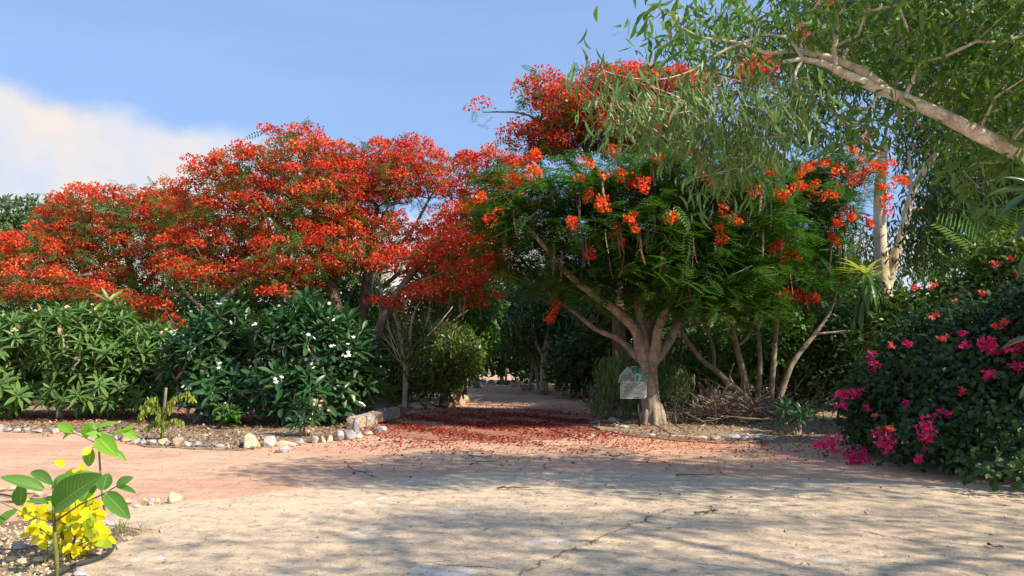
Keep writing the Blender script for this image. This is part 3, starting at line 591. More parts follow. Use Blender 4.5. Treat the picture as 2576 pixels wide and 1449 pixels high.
red_tree('flame_tree', 'low red flame tree at the far left edge behind the hedge', (P(60, 880, dC).x, dC, 0),
    [[(Vector((P(60, 880, dC).x, dC, 0)), .2), (P(60, 800, dC), .14), (P(70, 720, dC), .11), (P(60, 650, dC), .07)],
     L3((62, 780, dC, .09), (150, 710, dC-.3, .07), (230, 690, dC-.8, .05)), L3((62, 780, dC, .09), (-20, 720, dC, .07), (-80, 660, dC, .05))],
    [(60, 640, 100, 40, dC, 1.8), (-60, 650, 90, 60, dC, 1.8), (60, 720, 130, 40, dC-.8, 1.6), (180, 730, 90, 30, dC-1, 1.2), (-40, 740, 100, 30, dC-1, 1), (270, 750, 60, 22, dC-1.5, .8), (350, 770, 60, 18, dC-2, .8)], .52, 220, 25, .88, fr=9)
red_tree('flame_tree', 'partly hidden red blossoming flame tree low behind the gap in the frangipanis', (P(520, 880, 22).x, 22, 0),
    [[(Vector((P(520, 880, 22).x, 22, 0)), .13), (P(540, 800, 22), .1), (P(590, 730, 22), .08), (P(640, 690, 22), .05)], L3((535, 820, 22, .07), (470, 740, 22, .05), (440, 690, 22, .03)), L3((535, 820, 22, .07), (640, 810, 21.5, .03))],
    [(480, 690, 70, 24, 22, .9), (650, 690, 70, 22, 22, .8), (690, 740, 30, 12, 21.5, .4), (640, 815, 22, 5, 20.5, .3), (435, 850, 10, 40, 21, .3), (410, 775, 26, 10, 22, .5)], .36, 70, 26, .9, per=64)
# tall poinciana behind the main one
dT = 21.5
red_tree('flame_tree', 'tall scarlet flame tree with hanging pods rising behind the big green poinciana', (P(1560, 880, dT).x, dT, 0),
    [[(Vector((P(1560, 880, dT).x, dT, 0)), .22), (P(1555, 780, dT), .17), (P(1540, 620, dT), .13), (P(1500, 450, dT), .1), (P(1460, 340, dT), .06)],
     L3((1510, 480, dT, .08), (1400, 370, dT, .06), (1330, 290, dT, .03), (1215, 282, dT, .02)), L3((1535, 600, dT, .09), (1650, 420, dT, .07), (1760, 290, dT, .05), (1880, 220, dT, .04), (2020, 110, dT, .03))],
    [(1370, 225, 60, 30, dT, .7), (1320, 220, 18, 14, dT, .3), (1205, 272, 10, 8, dT, .15), (1440, 300, 90, 60, dT, 1.4), (1320, 340, 40, 26, dT, .6), (1400, 370, 70, 22, dT, 1), (1560, 230, 130, 40, dT, 1.4), (1700, 230, 80, 36, dT, 1.2), (1895, 190, 40, 26, dT-1, .7), (2030, 90, 22, 14, dT-1, .3), (2090, 20, 14, 8, dT-1, .2), (1600, 330, 160, 50, dT, 1.5)], .34, 330, 27, .9, podn=70, per=84, psize=.072, leaf='fern', fr=5)

# ---- the main green poinciana
dM = 17.3
mt = thing('poinciana_tree', (G(1640, 1068).x, dM, 0), 'big green flame tree with stout grey forked trunk right of the petal strewn path', 'tree', 'flame trees along the garden')
sk = Skel(); b0 = G(1641, 1068); b0.y = dM
trk = sk.limb([(b0+Vector((0, 0, -.1)), .29), (b0+Vector((0, 0, .08)), .26), (b0+Vector((-.01, 0, .3)), .22), (P(1637, 1010, dM), .20), (P(1633, 960, dM), .19), (P(1630, 925, dM), .205)], smooth=3)
fk = len(sk.p)-1; S_ = lambda *a: sk.limb(L3(*[(x, y, d, r*.74) for x, y, d, r in a]), fk, 4)
S_((1612, 885, dM-.05, .19), (1602, 835, dM-.1, .16), (1560, 790, dM-.3, .14), (1500, 745, dM-.6, .115), (1430, 690, dM-.9, .09), (1370, 620, dM-1.1, .07), (1320, 560, dM-1.2, .045))
S_((1600, 895, dM+.2, .12), (1560, 855, dM+.4, .10), (1500, 828, dM+.7, .085), (1440, 780, dM+1, .07), (1380, 735, dM+1.3, .055), (1310, 650, dM+1.5, .035))
S_((1620, 870, dM, .17), (1610, 800, dM, .14), (1604, 730, dM, .12), (1608, 660, dM+.1, .10), (1580, 570, dM+.2, .07), (1540, 500, dM+.3, .05))
S_((1634, 870, dM+.3, .13), (1632, 790, dM+.6, .11), (1640, 700, dM+.9, .09), (1660, 600, dM+1.1, .07), (1690, 500, dM+1.3, .05))
S_((1648, 880, dM-.1, .16), (1658, 820, dM-.2, .13), (1688, 755, dM-.3, .115), (1706, 690, dM-.4, .095), (1712, 630, dM-.5, .08), (1700, 540, dM-.6, .05), (1720, 470, dM-.6, .04))
S_((1660, 890, dM+.05, .17), (1690, 845, dM+.2, .145), (1718, 790, dM+.3, .12), (1765, 710, dM+.4, .10), (1840, 620, dM+.5, .075), (1900, 540, dM+.5, .05), (1960, 480, dM+.5, .035))
mbl = [(1480, 500, 200, 80, dM, 2.0), (1720, 460, 230, 70, dM, 2.4), (1330, 560, 110, 70, dM, 1.6), (1320, 640, 70, 40, dM, 1.3), (1500, 620, 200, 80, dM, 2.0), (1800, 560, 190, 90, dM, 2.2), (1620, 700, 180, 55, dM-.3, 2.0), (1440, 700, 100, 40, dM, 1.4), (1820, 690, 150, 70, dM, 1.8), (1700, 620, 160, 80, dM, 2.2), (1230, 500, 50, 50, dM, .8), (1600, 560, 170, 60, dM-1.5, 1), (1340, 690, 80, 30, dM+.6, 1.2), (1400, 640, 90, 50, dM, 1.6), (1700, 740, 130, 30, dM-.5, 1.6), (1880, 760, 90, 30, dM, 1.2), (1330, 620, 60, 20, dM-.8, .8), (1780, 780, 60, 16, dM-.8, .8), (1270, 590, 40, 20, dM, .6), (1960, 640, 90, 40, dM, 1.2), (1500, 750, 90, 22, dM+.3, 1.2), (1620, 790, 60, 16, dM+.5, .8), (1760, 800, 60, 20, dM+.4, .8), (1240, 570, 50, 70, dM+.8, 1), (1260, 460, 60, 40, dM+.8, 1)]
CM = layer(blobs(mbl, .25, 1400, 41, .3, .2), .52, 5, .30); sk.grow(CM, .35, .0055, .07, 41, .05, minh=2.1, lift=-.2); mb = MB(); sk.mesh(mb)
rs_ = np.random.RandomState(4)
for q in range(7):                                             # buttress roots
    a = q*.9+.2; dd = Vector((math.cos(a), math.sin(a), 0)); sweep(mb, [b0+Vector((0, 0, .45))+dd*.15, b0+Vector((0, 0, .2))+dd*.21, b0+Vector((0, 0, .04))+dd*.25, b0+Vector((0, 0, -.06))+dd*.36], [.05, .07, .06, .03], 8)
mb.build('trunk', M['bark'], mt, True)
mb = MB(); sprays(mb, CM, FROND, 8, .50, 42, .10, .13, .22, 1.2, .3); mb.build('crown', M['fern'], mt)
def flower_clusters(root, lst, d, per, size, seed, mat='petalo', C=None):
    for i, t in enumerate(lst):
        px, py, r = t[:3]; ry = t[3] if len(t) > 3 else r; dd = t[4] if len(t) > 4 else d if C is None else front(C, px, py, 45, d); c = np.array([tuple(P(px, py, dd))]); R = r*dd/FOC; mb = MB(); k = max(2, int(R/.09)); rs = np.random.RandomState(seed+i)
        k = max(4, int(R/.055)); off = np.clip(rs.normal(0, .5, (k, 3)), -.85, .85)*[R, R*.6, ry*dd/FOC]; petals(mb, c+off, rs.uniform(.06, .13, k), .85, int(per), size, seed+i, True, .05); mb.build('flower_cluster', M[mat], root)
flower_clusters(mt, [(1490, 425, 36), (1575, 570, 34), (1550, 606, 30), (1820, 545, 42, 30), (1816, 595, 32), (1600, 448, 24), (1625, 470, 18), (1772, 400, 26), (1785, 440, 26, 30), (1722, 385, 18), (1812, 345, 20), (1205, 505, 24), (1236, 545, 20), (1480, 492, 17), (1512, 512, 15), (1532, 384, 18), (1660, 395, 16), (1400, 752, 18, 26, 18.3), (1385, 795, 16, 14, 18.3), (1425, 722, 14, 20, 18.3), (1300, 412, 18), (1345, 430, 14), (1690, 545, 10), (1480, 640, 9), (1985, 640, 34, 26, 17), (1950, 620, 14), (1975, 490, 22), (2010, 470, 18), (1860, 330, 14), (1940, 430, 12), (1350, 395, 16), (1290, 455, 14), (1555, 440, 14), (1440, 560, 10), (1900, 480, 14)], dM-1.5, 30, .058, 500, C=CM)
pods(mt, CM[CM[:, 2] > 3.3]-[0, .1, .1], 95, 43, .4, .65)
# ---- second flowering tree, forked from low down
dG = 20
rg = thing('poinciana_tree', (P(1880, 900, dG).x, dG, 0), 'red topped flame tree with slender spreading trunks behind the brush pile', 'tree', 'flame trees along the garden')
sk = Skel(); bx = P(1885, 1045, dG); bx.z = 0
sk.limb([(bx, .16), (P(1880, 1000, dG), .12)]); f_ = len(sk.p)-1; S_ = lambda *a: sk.limb(L3(*a), f_, 3)
S_((1840, 975, dG, .115), (1810, 940, dG, .105), (1765, 905, dG, .085), (1725, 850, dG, .065), (1690, 790, dG, .05), (1670, 700, dG, .035))
sk.limb(L3((1795, 880, dG, .06), (1775, 815, dG, .05), (1755, 740, dG, .035)), sk.near(P(1795, 925, dG)))
S_((1868, 930, dG, .11), (1852, 870, dG, .10), (1840, 810, dG, .075), (1830, 760, dG, .05), (1840, 690, dG, .04))
sk.limb(L3((1880, 850, dG, .06), (1900, 800, dG, .05), (1935, 720, dG, .04)), sk.near(P(1852, 870, dG)))
f2 = [(Vector((P(1905, 1045, dG).x, dG+.3, 0)), .11), (P(1907, 1000, dG), .09), (P(1912, 900, dG), .08), (P(1905, 800, dG), .07), (P(1915, 720, dG), .055), (P(1925, 620, dG), .04)]
sk.limb(f2); sk.limb([(Vector((P(1950, 1045, dG+.5).x, dG+.5, 0)), .13), (P(1990, 920, dG+.5), .10), (P(2050, 840, dG+.5), .08), (P(2090, 780, dG+.5), .055), (P(2110, 700, dG), .04)])
sk.limb([(Vector((P(1940, 1045, dG).x, dG+.1, 0)), .11), (P(1950, 860, dG), .085), (P(1960, 780, dG), .075), (P(1990, 730, dG), .06), (P(2010, 640, dG), .045)])
sk.limb(L3((2110, 835, dG+.5, .045), (2180, 830, dG+.5, .03)), sk.near(P(2060, 835, dG+.5)))
gbl = [(2070, 450, 110, 50, dG, 1.6), (2010, 560, 130, 80, dG, 2), (1900, 640, 150, 70, dG, 1.8), (2080, 620, 60, 50, dG, 1.2), (2150, 480, 50, 40, dG, 1), (1780, 730, 120, 40, dG, 1.2), (2000, 720, 110, 40, dG, 1.4), (2110, 700, 60, 30, dG, .9), (1900, 770, 90, 20, dG, 1)]
sk.r = [q_*.74 for q_ in sk.r]
CG = layer(blobs(gbl, .28, 600, 44, .3, .2), .52, 8, .30); sk.grow(CG, .35, .006, .07, 44, .045, minh=2.2, lift=-.2); mb = MB(); sk.mesh(mb); mb.build('trunk', M['bark'], rg, True)
mb = MB(); sprays(mb, CG, FROND, 8, .50, 45, .10, .13, .22, 1.2, .3); mb.build('crown', M['fern'], rg)
flower_clusters(rg, [(2160, 372, 30, 40), (2110, 425, 42, 20), (2055, 415, 36, 18), (2150, 450, 40, 20), (2228, 430, 38, 30), (2210, 405, 20, 20), (2215, 475, 24), (2272, 458, 9), (2222, 515, 18, 22), (2050, 470, 26, 22), (2080, 495, 20), (1985, 735, 40, 20), (2040, 740, 30, 18), (2100, 560, 18, 14), (2140, 545, 16), (2100, 600, 12), (2185, 560, 12), (2030, 440, 30, 20), (2180, 430, 30, 20)], dG-1.4, 30, .062, 560, C=CG)
pods(rg, CG[CG[:, 2] > 3.2]-[0, .1, .1], 60, 46, .4, .7)

# ------------------------------------------------------------------ gum trees
def gum_leaves(mb, C, tpl, per, length, seed, hang=.9, spread=.16, vlo=0, vhi=.4):
    rs = np.random.RandomState(seed); n = len(C)*per; c = np.repeat(C, per, 0)+rs.normal(0, spread, (n, 3)); d = rand_dir(n, rs)*.75; d[:, 2] -= hang; up = rand_dir(n, rs); var = np.clip(rs.rand(n)*.65+np.repeat(rs.uniform(vlo, vhi, len(C)), per), 0, 1)
    mb.inst(tpl, c, frames(d, up), rs.uniform(length*.7, length*1.2, n), var)
# near gum, its trunk stands out of the picture on the right
dN = 8.0
ng = thing('gum_tree', (8.0, 8.2, 0), 'nearest gum tree reaching a pale spotted limb and drooping leaves in from the right', 'tree', 'gum trees on the right')
sk = Skel(); sk.limb([(Vector((8.0, 8.2, -.1)), .24), (Vector((7.9, 8.2, 1.2)), .2), (Vector((7.6, 8.15, 2.4)), .18), (Vector((7.5, 8.2, 4.2)), .15), (Vector((7.7, 8.2, 6.2)), .09)])
sk.limb(L3((2760, 460, dN, .115), (2576, 388, dN, .088), (2461, 336, dN, .078), (2374, 292, dN, .070), (2274, 248, dN, .060), (2194, 217, dN, .050), (2119, 183, dN, .045), (2078, 162, dN, .035), (2019, 150, dN, .026), (1969, 156, dN, .016)), sk.near(Vector((7.5, 8.2, 3.0))), 3)
n_ = lambda x, y: sk.near(P(x, y, dN))
sk.limb(L3((2178, 186, dN+.1, .045), (2115, 154, dN+.15, .038), (2044, 134, dN+.2, .033), (1994, 127, dN+.2, .028), (1928, 133, dN+.1, .022), (1861, 108, dN, .016), (1760, 95, dN, .01)), n_(2253, 238))
sk.limb(L3((1990, 104, dN, .018), (1957, 90, dN, .016), (1894, 98, dN, .014), (1811, 133, dN, .012), (1740, 178, dN, .01), (1660, 200, dN, .008), (1580, 195, dN, .006), (1490, 170, dN, .005)), n_(2019, 150))
sk.limb(L3((2001, 183, dN-.05, .016), (2007, 221, dN-.1, .013), (2044, 242, dN-.1, .009)), n_(2019, 152))
sk.limb(L3((2099, 117, dN, .028), (2111, 54, dN, .024), (2108, -10, dN, .02), (2090, -90, dN, .012)), n_(2099, 172))
sk.limb(L3((2098, 75, dN+.1, .02), (2078, 37, dN+.1, .017), (2028, 0, dN+.1, .014), (1980, -40, dN+.1, .01)), n_(2111, 165))
sk.limb(L3((2640, 150, dN+.6, .06), (2576, 125, dN+.6, .045), (2461, 76, dN+.6, .038), (2394, 54, dN+.6, .034), (2290, 0, dN+.6, .028), (2200, -60, dN+.6, .018)), sk.near(Vector((7.5, 8.2, 5.0))))
# drape of thin leaves, left part
b1 = [(1600, 275, 110, 50, dN, .7), (1760, 290, 130, 70, dN, .9), (1490, 190, 40, 30, dN, .4), (1900, 320, 110, 90, dN, .9), (1560, 240, 60, 40, dN, .5), (1830, 420, 50, 40, dN, .5), (1750, 480, 18, 50, dN, .2), (1980, 260, 60, 50, dN, .7)]
b2 = [(1870, 60, 140, 60, dN+.3, 1.0), (2060, 60, 120, 70, dN+.3, 1.1), (1680, 60, 90, 50, dN, .8), (2200, 80, 150, 90, dN+.4, 1.2), (2380, 130, 170, 90, dN+.3, 1.4), (2520, 200, 120, 90, dN+.2, 1.3), (2200, 290, 110, 40, dN+.4, .9), (2480, 60, 170, 80, dN, 1.4), (2350, -60, 350, 90, dN, 1.8), (2650, 200, 200, 200, dN, 1.8), (2500, 430, 70, 60, dN+.8, .5)]
b3 = [(3000, 60, 250, 200, dN-.4, 2.2), (2800, -250, 350, 200, dN-.5, 2.2), (3100, -200, 300, 300, dN, 2.0)]
C1 = blobs(b1, .16, 300, 51); C2 = blobs(b2, .20, 560, 52); C3 = blobs(b3, .38, 70, 53); rs = np.random.RandomState(59); v = rand_dir(260, rs)*rs.rand(260, 1)**.33; C3 = np.concatenate([C3, v[:150]*[2.6, 1.8, 1.2]+[11.2, 8.4, 5.6], v[150:]*[1.8, 1.5, .9]+[9.4, 6.6, 6.2]])
sk.grow(np.concatenate([C1, C2, C3]), .25, .0022, .06, 51, .016, minh=2.6, lift=-.5); mb = MB(); sk.mesh(mb); mb.build('trunk', M['barkn'], ng, True)
mb = MB(); gum_leaves(mb, C1, SICK, 7, .20, 54, 1.1, .14); mb.build('crown', M['gumn'], ng)
mb = MB(); gum_leaves(mb, C2, SICKW, 13, .175, 55, .6, .17); gum_leaves(mb, C3, SICKW, 26, .2, 57, .6, .28); mb.build('crown', M['gumy'], ng)
# shade tree behind the camera on the right (only its shadow reaches the picture)
st = thing('gum_tree', (9.5, -2.5, 0), 'gum tree behind the viewer on the right that dapples the concrete with shade', 'tree', 'gum trees on the right')
sk = Skel(); sk.limb([(Vector((9.5, -2.5, -.1)), .25), (Vector((9.3, -2.4, 2.5)), .19), (Vector((8.6, -1.8, 5)), .13), (Vector((7.5, -.8, 7)), .07)]); rs = np.random.RandomState(60); C = []
for (cx, cy, cz, rx, ry, rz, n) in ((7.2, .8, 6.4, 2.0, .6, .5, 30), (9.8, .6, 6.8, 2.2, 2.0, 1.0, 50), (5.2, -.6, 6.8, 1.5, 1.0, .6, 24), (10.5, 3.6, 6.2, 1.8, 1.4, 1.0, 50), (6.6, 1.7, 6.6, 2.8, .6, .4, 60), (8.6, 2.9, 8.0, 3.0, .35, .3, 50), (5.9, 2.7, 6.6, 2.6, .35, .3, 22), (5.4, .6, 6.8, 2.6, .4, .3, 34)):
    v = rand_dir(n, rs)*rs.rand(n, 1)**.33; C.append(v*[rx, ry, rz]+[cx, cy, cz])
C = np.concatenate(C); sk.grow(C, .5, .008, .06, 60, .06, minh=3); mb = MB(); sk.mesh(mb); mb.build('trunk', M['barkg'], st, True); mb = MB(); gum_leaves(mb, C, SICKW, 34, .17, 61, .6, .30); mb.build('crown', M['gumn'], st)
# cream barked gum behind
dW = 24
wg = thing('gum_tree', (P(2230, 880, dW).x, dW, 0), 'cream white trunked gum with lopped stubs behind the strap leaf plant', 'tree', 'gum trees on the right')
sk = Skel(); bw = P(2235, 880, dW); bw.z = 0
sk.limb([(bw, .28), (P(2232, 800, dW), .23), (P(2222, 720, dW), .22), (P(2216, 620, dW), .19), (P(2212, 520, dW), .17), (P(2216, 440, dW), .16), (P(2220, 400, dW), .15)])
a_ = len(sk.p)-1; sk.limb(L3((2226, 375, dW, .11), (2232, 362, dW, .10)), a_); sk.limb(L3((2188, 400, dW, .09), (2186, 360, dW, .08)), sk.near(P(2214, 440, dW)))
sk.limb(L3((2250, 650, dW, .16), (2272, 580, dW, .13), (2290, 500, dW, .11), (2330, 420, dW, .10), (2370, 370, dW, .085), (2392, 330, dW, .08), (2380, 200, dW, .05)), sk.near(P(2228, 740, dW)))
sk.limb(L3((2265, 610, dW+.2, .07), (2285, 540, dW, .06), (2292, 470, dW, .05), (2286, 380, dW, .04)), sk.near(P(2250, 650, dW)))
sk.limb(L3((2390, 390, dW, .06), (2415, 370, dW, .05), (2424, 345, dW, .04), (2440, 250, dW, .03)), sk.near(P(2335, 418, dW)))
wb = [(2150, 120, 250, 110, dW, 2.2), (1850, 130, 130, 80, dW, 1.6), (2380, 300, 120, 110, dW, 2), (2480, 160, 180, 130, dW, 2.5), (2300, -80, 400, 120, dW, 2.5), (2060, 300, 130, 60, dW, 1.6), (2500, 380, 90, 90, dW, 1.6), (1730, 110, 60, 40, dW, .8), (2300, 560, 50, 70, dW+1, 1), (2130, 330, 80, 50, dW, 1.2)]
CW_ = blobs(wb, .42, 560, 65); sk.grow(CW_, .5, .007, .07, 65, .06, minh=4); mb = MB(); sk.mesh(mb); mb.build('trunk', M['barkw'], wg, True); mb = MB(); gum_leaves(mb, CW_, SICKW, 38, .26, 66, .8, .28); mb.build('crown', M['gumf'], wg)
def gum2(label, px, d, bl, n, seed, mind=.4, bark='barkg', r=.16, top=520, leaf='gumf', per=34, ln=.24):
    g_ = thing('gum_tree', (P(px, 880, d).x, d, 0), label, 'tree', 'gum trees on the right'); sk = Skel(); b_ = P(px, 880, d); b_.z = 0
    sk.limb([(b_, r*1.3), (P(px-6, 760, d), r), (P(px+8, 660, d), r*.85), (P(px-4, 560, d), r*.7), (P(px+10, top, d), r*.5)])
    C = blobs(bl, mind, n, seed); sk.grow(C, .5, .007, .08, seed, .05, minh=2.2); mb = MB(); sk.mesh(mb); mb.build('trunk', M[bark], g_, True); mb = MB(); gum_leaves(mb, C, SICKW, per, ln, seed+1, .9, .24); mb.build('crown', M[leaf], g_); return g_
gum2('grey gum with hanging dark leaves behind the palm fronds', 2480, 21, [(2480, 420, 100, 90, 21, 1.5), (2400, 520, 70, 80, 21, 1.2), (2540, 560, 70, 100, 21, 1.2), (2430, 630, 90, 50, 21, 1.2), (2320, 600, 40, 50, 21, .8)], 190, 71)
gum2('farther slim gum seen through the leaves right of the cream trunk', 2370, 27, [(2360, 480, 70, 80, 27, 1.6), (2310, 380, 60, 80, 27, 1.5), (2450, 480, 60, 120, 27, 1.5), (2340, 650, 90, 50, 27, 1.5), (2560, 300, 100, 120, 27, 2)], 170, 72, .5)
gum2('distant gum whose thin trunk stands behind the forked flame tree', 1960, 29, [(1960, 480, 150, 80, 29, 2), (2060, 640, 130, 60, 29, 1.6), (1850, 700, 120, 60, 29, 1.6), (2180, 640, 60, 90, 29, 1.4)], 170, 73, .5, 'barkg', .14, 540, 'bushg')
gum2('gum at the right edge behind the bougainvillea and creeper', 2680, 16, [(2640, 420, 110, 130, 16, 1.3), (2600, 600, 80, 90, 16, 1.2), (2560, 330, 60, 60, 16, .8)], 150, 74, .34)

# ------------------------------------------------------------------ leafy shrubs and background trees
# far woodland mass closing the horizon
def far_wood():
    rs = np.random.RandomState(600); mb = MB()
    for (x0, x1, y0, y1, h, n) in ((-60, 60, 52, 62, 4.6, 26000), (-45, -12, 33, 40, 3.4, 12000), (6, 40, 34, 42, 5.5, 16000)):
        x = rs.uniform(x0, x1, n); hh = h*(.75+.3*np.sin(x*.55+y0)*np.sin(x*.23+1)+.12*np.sin(x*1.9)); p = np.stack([x, rs.uniform(y0, y1, n), rs.rand(n)*hh+.1], 1); d = nrm(rand_dir(n, rs)+[0, 0, -.3]); mb.inst(LENS3, p, frames(d, nrm(rand_dir(n, rs)*.6+[0, -.6, .6])), rs.uniform(.25, .5, n))
    tag(mb.build('far_woodland', M['bushd']), kind='stuff')
far_wood()
def shell_bush(name, label, cat, base, bl, n, tpl, size, seed, mat, group=None, stems=5, stembark='barkd', per=16, spread=.14, mind=.2, upw=.5, flat=.7, droop=.15, fill=.0, rtip=.004, minh=.1):
    rt_ = thing(name, base, label, cat, group); C = blobs(bl, mind, n, seed, .55, .15); sk = Skel(); rs = random.Random(seed); c0 = Vector(C.mean(0))
    for i in range(stems):
        b_ = Vector(base)+Vector((rs.uniform(-.3, .3), rs.uniform(-.2, .2), 0)); t_ = Vector((b_.x*.5+c0.x*.5+rs.uniform(-.5, .5), b_.y*.6+c0.y*.4+rs.uniform(-.3, .3), max(.5, c0.z*.75))); sk.limb([(b_, .035*(1+c0.z*.25)), (b_.lerp(t_, .5)+Vector((rs.uniform(-.1, .1), 0, .05)), .028*(1+c0.z*.2)), (t_, .02)])
    sk.grow(C, .3, rtip, .06, seed, .03, minh=minh); mb = MB(); sk.mesh(mb); mb.build('stem' if cat != 'tree' else 'trunk', M[stembark], rt_, True)
    mb = MB(); rs = np.random.RandomState(seed+1); N = len(C)*per; c = np.repeat(C, per, 0)+rs.normal(0, spread, (N, 3)); cen = C.mean(0); out = nrm((c-cen)*[1, 1, 1.2]); d = nrm(rand_dir(N, rs)*.8+out*.5-np.array([0, 0, droop])); up = nrm(out*upw+rand_dir(N, rs)*.5+np.array([0, 0, .5])); c[:, 2] = np.maximum(c[:, 2], .06)
    mb.inst(tpl, c, frames(d, up), rs.uniform(size*.65, size*1.2, N), np.clip(rs.rand(N)*.65+np.repeat(rs.uniform(0, .35, len(C)), per), 0, 1)); mb.build('foliage' if cat != 'tree' else 'crown', M[mat], rt_); return rt_, C
def bs(px, d): p = P(px, 880, d); return (p.x, d, 0)
BG = 'trees and bushes behind the path'
shell_bush('background_tree', 'glossy dark bush with yellowing leaves right of the bare tree', 'bush', bs(1120, 22.6), [(1100, 900, 90, 85, 22.6, 1.2), (1165, 900, 50, 65, 22.2, .9), (1060, 870, 60, 60, 23, 1)], 520, LENS3, .145, 80, 'bushy', BG, per=15, mind=.17)
shell_bush('background_tree', 'bright green leafy tree over the left side of the path', 'tree', bs(1170, 26), [(1170, 770, 90, 70, 26, 1.6), (1200, 850, 50, 50, 26, 1.2), (1090, 740, 70, 60, 26, 1.4), (1110, 670, 60, 40, 26, 1.0)], 420, LENS3, .19, 81, 'bush', BG, per=15, mind=.26, stems=3, minh=.8)
shell_bush('background_tree', 'pale grey green tree at the end of the path', 'tree', bs(1345, 31), [(1330, 760, 90, 60, 31, 2), (1420, 780, 80, 60, 31, 2), (1280, 820, 70, 60, 32, 2), (1350, 850, 110, 45, 32, 2), (1350, 690, 70, 30, 32, 1.6)], 460, LENS3, .24, 82, 'bushg', BG, per=16, mind=.34, stems=2, minh=1.2, stembark='barkg')
tt = thing('background_tree', bs(1372, 29), 'slim grey trunked drooping tree beside the far path stones', 'tree', BG); sk = Skel()
sk.limb([(Vector(bs(1368, 29)), .17), (P(1370, 900, 29), .13), (P(1376, 860, 29), .09), (P(1385, 800, 29), .06)]); sk.limb(L3((1352, 870, 29, .06), (1340, 830, 29, .04)), sk.near(P(1370, 900, 29))); sk.limb(L3((1395, 850, 29, .06), (1420, 810, 29, .04)), sk.near(P(1371, 890, 29)))
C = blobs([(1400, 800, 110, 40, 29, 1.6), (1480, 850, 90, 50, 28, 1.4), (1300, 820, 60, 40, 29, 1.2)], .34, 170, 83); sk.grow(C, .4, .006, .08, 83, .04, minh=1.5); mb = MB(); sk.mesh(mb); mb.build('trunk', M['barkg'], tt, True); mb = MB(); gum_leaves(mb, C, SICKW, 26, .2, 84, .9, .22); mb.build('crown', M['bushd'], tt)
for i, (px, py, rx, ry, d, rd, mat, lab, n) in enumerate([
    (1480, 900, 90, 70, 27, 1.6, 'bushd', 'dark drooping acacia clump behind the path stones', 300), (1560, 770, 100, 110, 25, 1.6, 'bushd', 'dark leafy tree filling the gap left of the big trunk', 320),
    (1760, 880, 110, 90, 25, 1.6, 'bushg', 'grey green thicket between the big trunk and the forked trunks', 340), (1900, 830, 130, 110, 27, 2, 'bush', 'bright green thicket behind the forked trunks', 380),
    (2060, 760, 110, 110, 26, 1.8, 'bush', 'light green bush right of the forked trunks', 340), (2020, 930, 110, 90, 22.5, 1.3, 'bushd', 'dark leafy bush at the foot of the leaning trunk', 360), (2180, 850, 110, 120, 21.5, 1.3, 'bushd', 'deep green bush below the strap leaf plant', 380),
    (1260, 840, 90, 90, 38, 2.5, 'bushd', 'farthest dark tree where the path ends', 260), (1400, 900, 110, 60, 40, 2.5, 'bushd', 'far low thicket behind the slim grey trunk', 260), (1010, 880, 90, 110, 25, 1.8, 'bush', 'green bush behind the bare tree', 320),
    (1600, 720, 130, 140, 33, 2.5, 'bush', 'far green trees behind the hanging cage', 340), (1210, 730, 100, 60, 34, 2, 'bush', 'light green treetop above the path under the red blossom', 200), (1450, 740, 130, 60, 30.5, 3.5, 'bushd', 'dark spreading tree added to shade the far lane left of the stout trunk', 260), (1730, 640, 170, 70, 27, 3.5, 'bushd', 'tall leafy tree added behind the big flame tree crown to shade the far lane', 300), (1680, 590, 150, 60, 23.5, 2.5, 'bushd', 'dark treetop added behind the middle of the big flame tree crown for lane shade', 240), (1800, 900, 120, 60, 22.3, .9, 'bush', 'green undergrowth bush directly behind the forked trunks', 300), (1960, 850, 90, 60, 22, .9, 'bush', 'bright undergrowth bush between the slender trunks and leaning trunk', 260)]):  # lane-shading trees here are additions that keep sun off the far path
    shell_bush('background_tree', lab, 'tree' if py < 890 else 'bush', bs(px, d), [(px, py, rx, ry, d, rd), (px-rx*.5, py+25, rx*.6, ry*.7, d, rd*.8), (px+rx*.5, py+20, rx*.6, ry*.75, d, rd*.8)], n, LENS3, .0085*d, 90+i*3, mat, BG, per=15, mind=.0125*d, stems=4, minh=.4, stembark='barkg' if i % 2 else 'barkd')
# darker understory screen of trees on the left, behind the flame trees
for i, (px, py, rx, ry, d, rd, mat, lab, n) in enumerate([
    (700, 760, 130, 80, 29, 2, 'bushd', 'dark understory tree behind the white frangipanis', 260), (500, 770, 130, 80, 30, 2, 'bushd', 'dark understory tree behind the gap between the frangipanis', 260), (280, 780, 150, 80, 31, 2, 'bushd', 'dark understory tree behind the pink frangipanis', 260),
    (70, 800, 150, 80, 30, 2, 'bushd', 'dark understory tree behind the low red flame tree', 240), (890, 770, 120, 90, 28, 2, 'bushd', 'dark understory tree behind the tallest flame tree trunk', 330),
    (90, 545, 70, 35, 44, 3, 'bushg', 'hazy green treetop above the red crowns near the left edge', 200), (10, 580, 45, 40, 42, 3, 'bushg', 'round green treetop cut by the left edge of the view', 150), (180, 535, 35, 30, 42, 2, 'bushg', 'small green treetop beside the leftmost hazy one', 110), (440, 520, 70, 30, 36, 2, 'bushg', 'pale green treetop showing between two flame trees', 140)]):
    shell_bush('background_tree', lab, 'tree', bs(px, d), [(px, py, rx, ry, d, rd), (px-rx*.3, py+60, rx*.8, ry*.9, d, rd*.8)], n, LENS3, .0085*d, 140+i*3, mat, BG, per=15, mind=.0125*d, stems=5, minh=.5)
